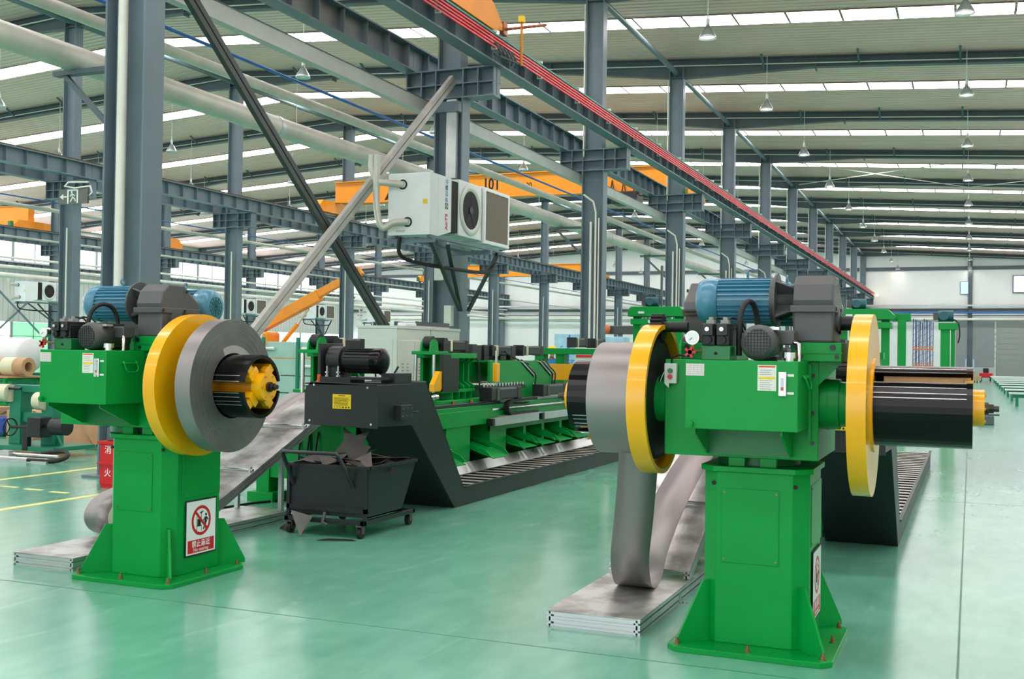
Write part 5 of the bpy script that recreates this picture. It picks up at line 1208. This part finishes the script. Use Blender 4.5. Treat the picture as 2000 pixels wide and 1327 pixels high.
T = thing('machine_console', 'pale grey console with a yellow panel beside the coil of the right decoiler', 'console', (-8.75, 26.6, 0)); B(-.6, 0, 0, 1.1, .6, 1.75, 'body', OFFW, T, .02); B(.0, -.02, 1.35, .3, 0, 1.6, 'yellow_panel', YSTK, T); B(-.55, -.03, 1.5, -.1, 0, 1.56, 'red_handle', RED, T)
# ---- worker
def person(loc, rz, label):
    T = thing('person', label, 'person', loc, rz)
    J = [(0,0,.93),(0,0,1.12),(0,0,1.33),(0,.0,1.46),(0,-.01,1.54),(0,-.02,1.63),(0,-.02,1.70),
         (.18,0,1.40),(.24,-.02,1.13),(.22,-.16,.92),(-.18,0,1.40),(-.25,-.02,1.14),(-.2,-.18,.95),
         (.1,0,.88),(.11,-.02,.49),(.11,.02,.09),(.12,-.12,.04),(-.1,0,.88),(-.11,-.02,.49),(-.11,.02,.09),(-.12,-.12,.04)]
    E = [(0,1),(1,2),(2,3),(3,4),(4,5),(5,6),(2,7),(7,8),(8,9),(2,10),(10,11),(11,12),(0,13),(13,14),(14,15),(15,16),(0,17),(17,18),(18,19),(19,20)]
    Rr = [(.15,.11),(.14,.10),(.16,.11),(.06,.06),(.055,.055),(.075,.09),(.06,.07),(.07,.07),(.05,.05),(.035,.035),(.07,.07),(.05,.05),(.035,.035),(.095,.095),(.065,.065),(.05,.05),(.045,.04),(.095,.095),(.065,.065),(.05,.05),(.045,.04)]
    me = bpy.data.meshes.new('body'); me.from_pydata(J, E, []); o = bpy.data.objects.new('body', me); COL.objects.link(o)
    m = o.modifiers.new('skin', 'SKIN'); o.modifiers.new('sub', 'SUBSURF').levels = 2
    for v, r in zip(me.skin_vertices[0].data, Rr): v.radius = r
    me.skin_vertices[0].data[0].use_root = True
    dg = bpy.context.evaluated_depsgraph_get(); nm = bpy.data.meshes.new_from_object(o.evaluated_get(dg)); bpy.data.objects.remove(o)
    nm.materials.clear()
    for q in (BLUECL, SKIN, mat('trousers', S(50, 58, 78), .8, 0, .1, 8), RUB): nm.materials.append(q)
    for p in nm.polygons:
        z = p.center.z; p.material_index = 1 if z > 1.47 else 3 if z < .1 else 2 if z < .9 and abs(p.center.x) < .2 and p.center.y > -.14 else 0
        p.use_smooth = True
    obj('body', nm, T)
    MB().lathe([(.145, 1.655), (.13, 1.66), (.125, 1.72), (.10, 1.775), (.05, 1.80), (0, 1.805)], (0, -.02, 0), 'z', 20).build('hard_hat', YSTK, T); MB().box(-.08, -.2, 1.652, .08, -.1, 1.662).build('hat_peak', YSTK, T)
    MB().lathe([(0, 0), (.012, .01), (0, .03)], (0, -.115, 1.60), 'z', 8).build('nose', SKIN, T)
    for s in (-1, 1):
        MB().cyl((s*.03, -.108, 1.625), (s*.03, -.10, 1.625), .008, 8).build('eye', INK, T); MB().box(s*.078-.008, -.03, 1.59, s*.078+.008, .0, 1.645).build('ear', SKIN, T, .004)
        h = Vector((s*.22 if s > 0 else -.2, -.17, .92))
        MB().box(h.x-.035, h.y-.08, h.z-.02, h.x+.035, h.y, h.z+.02).build('palm', SKIN, T, .01)
        for k in range(4): MB().tube([(h.x-.026+.018*k, h.y-.07, h.z), (h.x-.026+.018*k, h.y-.105-.01*(k in (1, 2)), h.z-.012), (h.x-.026+.018*k, h.y-.11-.01*(k in (1, 2)), h.z-.04)], .008, 6).build('finger', SKIN, T)
        MB().tube([(h.x-s*.03, h.y-.02, h.z), (h.x-s*.055, h.y-.05, h.z-.01), (h.x-s*.05, h.y-.075, h.z-.025)], .009, 6).build('thumb', SKIN, T)
    MB().box(-.025, -.112, 1.565, .025, -.1, 1.572).build('mouth', mat('lip', S(170, 100, 90), .6, 0, 0), T)
person((-9.85, 26.3, -.02), .4, 'worker in a yellow hard hat and blue overalls behind the shear line')

# ================================================================= left background
# truck crane
T = thing('crane_truck', 'orange truck crane with raised boom beyond the left columns', 'truck crane', (-37.5, 52, 0))
def at2(x, z): return (x+37.5, 0, z)
MB().bar(at2(-37.6, 2.55), at2(-33.2, 4.6), .5, .62).build('boom_base', ORANGE, T, .03); MB().bar(at2(-34.6, 4.05), at2(-30.9, 5.75), .36, .42).build('boom_extension', ORANGE, T, .02)
MB().bar(at2(-31.4, 5.3), at2(-30.6, 5.95), .3, .5).build('boom_head', ORANGE, T, .02)
MB().cyl(at2(-35.6, 1.9), at2(-34.6, 3.0), .12, 12).build('lift_cylinder', ORANGE, T); MB().cyl(at2(-34.6, 3.0), at2(-33.9, 3.85), .07, 12).build('lift_rod', CHROME, T)
B(-.6, -1.1, .9, 7.5, 1.1, 1.5, 'chassis', ORANGE, T, .05); B(-.1, -1.0, 1.5, 1.6, .3, 2.55, 'cab', ORANGE, T, .15); B(.0, -1.03, 1.8, 1.3, -.98, 2.4, 'cab_window', GLASSY, T, .05)
for x in (.6, 3.0, 5.8):
    for y in (-1.0, 1.0): MB().cyl((x, y-.15, .5), (x, y+.15, .5), .5, 20).build('wheel', RUB, T)
# teal roll stand with handwheel
T = thing('roll_stand', 'teal roll stand with black handwheel and cream rollers at the left edge', 'roll stand', (-12.9, 12.2, 0))
B(-1.6, -.35, .10, 1.0, .45, .16, 'base_plate', TEAL, T, .004)
for x in (.0, .62): B(x-.11, -.1, .16, x+.11, .12, 1.0, 'post', TEAL, T, .008); MB().prism([(x-.2, .16), (x+.2, .16), (x+.11, .3), (x-.11, .3)], 'y', -.02, .02).build('post_foot', TEAL, T)
B(-.1, -.08, .92, .75, .1, 1.02, 'top_rail', TEAL, T, .006); B(.1, -.06, .48, .55, .06, .62, 'cross_rail', TEAL, T, .006)
MB().cyl((-.9, -.15, .90), (-.03, -.15, .90), .13, 28).build('cream_roller', CREAM, T); MB().cyl((.46, -.12, .80), (.60, -.12, .80), .13, 28).build('cream_roller', CREAM, T)
MB().cyl((-.05, -.18, .97), (.2, -.18, .97), .02, 10).build('axle', BLK, T)
h = MB(); h.ring((.12, -.3, .42), (.14, -.3, .42), .13, .115, 28)
for k in range(3): a = 2*PI*k/3; h.bar((.13, -.3, .42), (.13, -.3+.12*math.cos(a), .42+.12*math.sin(a)), .012, .012)
h.build('handwheel', BLK, T); MB().cyl((.13, -.3, .42), (1.0, -.3, .46), .022, 10).build('screw_shaft', BLK, T); B(.55, -.4, .3, .8, -.18, .58, 'gear_case', BLK, T, .01); MB().cyl((.95, -.3, .46), (1.2, -.3, .46), .12, 24).build('brake_drum', BLK, T); B(.42, -.36, .1, .52, -.28, .42, 'lever', BLK, T, .006)
for z, y in ((.06, -.6), (.02, -.75)): MB().cyl((-1.6, y, z+.02), (1.35, y, z+.02), .02, 10).build('guide_rod', CHROME, T)
B(-1.6, -.82, 0, 1.35, -.5, .025, 'guide_base', ALU, T); B(.3, -.66, .03, .5, -.54, .12, 'slider', ALU, T)
MB().tube(smooth_path([(1.0, -.55, .1), (1.35, -.5, .14), (1.5, -.6, .08), (1.4, -.75, .03), (1.0, -.8, .03)], 4), .03, 8).build('drag_chain', RUB, T)
# green trolley with paper roll, cartons and boards behind it
T = thing('green_trolley', 'green tube trolley carrying a brown paper roll behind the roll stand', 'trolley', (-16.9, 15.6, 0))
for x in (-1.4, .45):
    for y in (-.4, .4): MB().cyl((x, y, .0), (x, y, .98), .035, 8).build('leg', GREEN, T)
for y in (-.4, .4):
    for z in (.96, .5): MB().cyl((-1.5, y, z), (.5, y, z), .035, 8).build('rail', GREEN, T)
for x in (-1.4, .45): MB().cyl((x, -.4, .96), (x, .4, .96), .035, 8).build('rail', GREEN, T)
B(-1.5, -.45, .99, .55, .45, 1.02, 'top_board', CARD, T)
o = MB(); o.ring((-17.9, 15.5, 1.2), (-16.2, 15.5, 1.2), .17, .09, 28); PR = tag(o.build('paper_roll', CARD), 'brown paper roll lying on the green trolley', 'roll')
o = MB(); o.ring((-16.75, 15.5, 1.2), (-16.45, 15.5, 1.2), .174, .168, 28); o.build('tape_wrap', CREAM, PR)
T = thing('white_roll', 'white round cushion-like roll at the left edge above the paper roll', 'roll', (-18.3, 17.0, 1.04)); MB().lathe([(0, -.6), (.33, -.6), (.36, -.5), (.36, .5), (.33, .6), (0, .6)], (0, 0, .36), 'x', 28).build('roll_body', WHITE, T)
B(-.5, -.4, -1.04, .5, .4, 0, 'stand', TEAL, T, .01)
T = thing('gauge_box', 'white boxed instrument standing on a teal bench at far left', 'instrument', (-17.2, 18.3, 1.42)); B(-.22, -.15, 0, .2, .15, .32, 'case', WHITE, T, .03); MB().ring((-.24, -.1, .16), (-.22, -.1, .16), .1, .07, 20).build('handle', BLK, T); B(-.05, -.152, .1, .1, -.148, .2, 'red_label', ORSTK, T)
T = thing('teal_bench', 'teal work bench at far left carrying the white instrument', 'bench', (-16.9, 18.3, 0)); B(-.5, -.3, 1.22, 1.0, .3, 1.42, 'top', TEAL, T, .01)
for x in (-.4, .85): B(x-.05, -.25, 0, x+.05, .25, 1.22, 'leg', TEAL, T)
random.seed(5)
cart = [((-13.9, 14.4, 0), .5, .4, .3, .2), ((-13.2, 14.9, 0), .45, .35, .45, .6), ((-14.6, 15.2, 0), .6, .5, .4, .1), ((-14.9, 14.2, 0), .45, .4, .5, .4), ((-12.6, 14.3, 0), .5, .4, .22, .9), ((-15.2, 16.2, 0), .6, .5, .7, .3)]
cn = ['leaning beside the handwheel drum', 'open, behind the handwheel drum', 'wide, behind the roll stand posts', 'tall, below the paper roll', 'low, beside the red stand', 'tallest, behind the others']
for (l, w, d, h, r), n in zip(cart, cn):
    T = thing('carton', 'brown cardboard carton at left, %s' % n, 'carton', l, r, 'cartons at left'); B(-w/2, -d/2, 0, w/2, d/2, h, 'box', CARD, T, .004)
    for s in (-1, 1): MB().add([(s*w/2, -d/2, h), (s*w/2, d/2, h), (s*(w/2+.16), d/2, h-.08), (s*(w/2+.16), -d/2, h-.08), (s*w/2, -d/2, h-.004), (s*w/2, d/2, h-.004), (s*(w/2+.16), d/2, h-.084), (s*(w/2+.16), -d/2, h-.084)], [(0,1,2,3),(7,6,5,4),(0,4,5,1),(1,5,6,2),(2,6,7,3),(3,7,4,0)]).build('flap', CARD, T)
for i, (l, r, w, h) in enumerate((((-12.75, 13.2, .32), (1.0, .1, .4), .7, .55), ((-12.3, 13.3, .38), (1.1, -.5, .9), .6, .4), ((-11.95, 13.2, .1), (1.2, 1.2, .5), .12, .6))):
    tag(MB().box(-w/2, -h/2, -.008, w/2, h/2, .008).build('cardboard_sheet', CARD, None, 0, l, r), 'loose cardboard sheet at left, %s' % ('large, propped against the cartons', 'tilted, next to the red stand', 'narrow, standing on edge'), 'cardboard', 'cardboard sheets') if False else tag(MB().box(-w/2, -h/2, -.008, w/2, h/2, .008).build('cardboard_sheet', CARD, None, 0, l, r), 'loose cardboard sheet at left, %s' % ('large, propped against the cartons', 'tilted, next to the red stand', 'narrow, standing on edge')[i], 'cardboard', 'cardboard sheets')
T = thing('cable_drum', 'cream round drum lying behind the teal roll stand', 'drum', (-12.9, 14.05, 0)); MB().cyl((-.25, 0, .42), (.25, 0, .42), .42, 32).build('drum', CREAM, T); MB().cyl((.24, 0, .42), (.28, 0, .42), .12, 20).build('core', BLK, T)
T = thing('blue_bin', 'blue plastic bins under the green trolley', 'bin', (-16.4, 14.6, 0)); B(-.7, -.3, .05, .9, .3, .34, 'bin', mat('bin_blue', S(30, 70, 160), .5, 0, .1, 5), T, .03); B(-.3, -.25, .34, .6, .25, .5, 'cardboard_insert', CARD, T)
# red stand behind the pedestal
T = thing('red_stand', 'narrow red stand with white characters behind the left pedestal', 'stand', (-8.96, 9.85, 0))
B(-.14, -.1, .04, .14, .1, .50, 'body', RED, T, .006); B(-.16, -.12, .27, .16, .12, .285, 'band', RED, T); B(-.16, -.12, .50, .16, .12, .53, 'rim', RED, T); B(-.13, -.09, .0, .13, .09, .04, 'foot', RED, T); B(-.09, -.05, .53, .12, .05, .68, 'head', mat('slate', S(84, 88, 100), .5, 0, .1, 5), T, .01)
text('消', .1, WPRINT, 'lettering', T, (-.02, -.1012, .43), FRONT); text('火', .1, WPRINT, 'lettering', T, (-.02, -.1012, .17), FRONT)
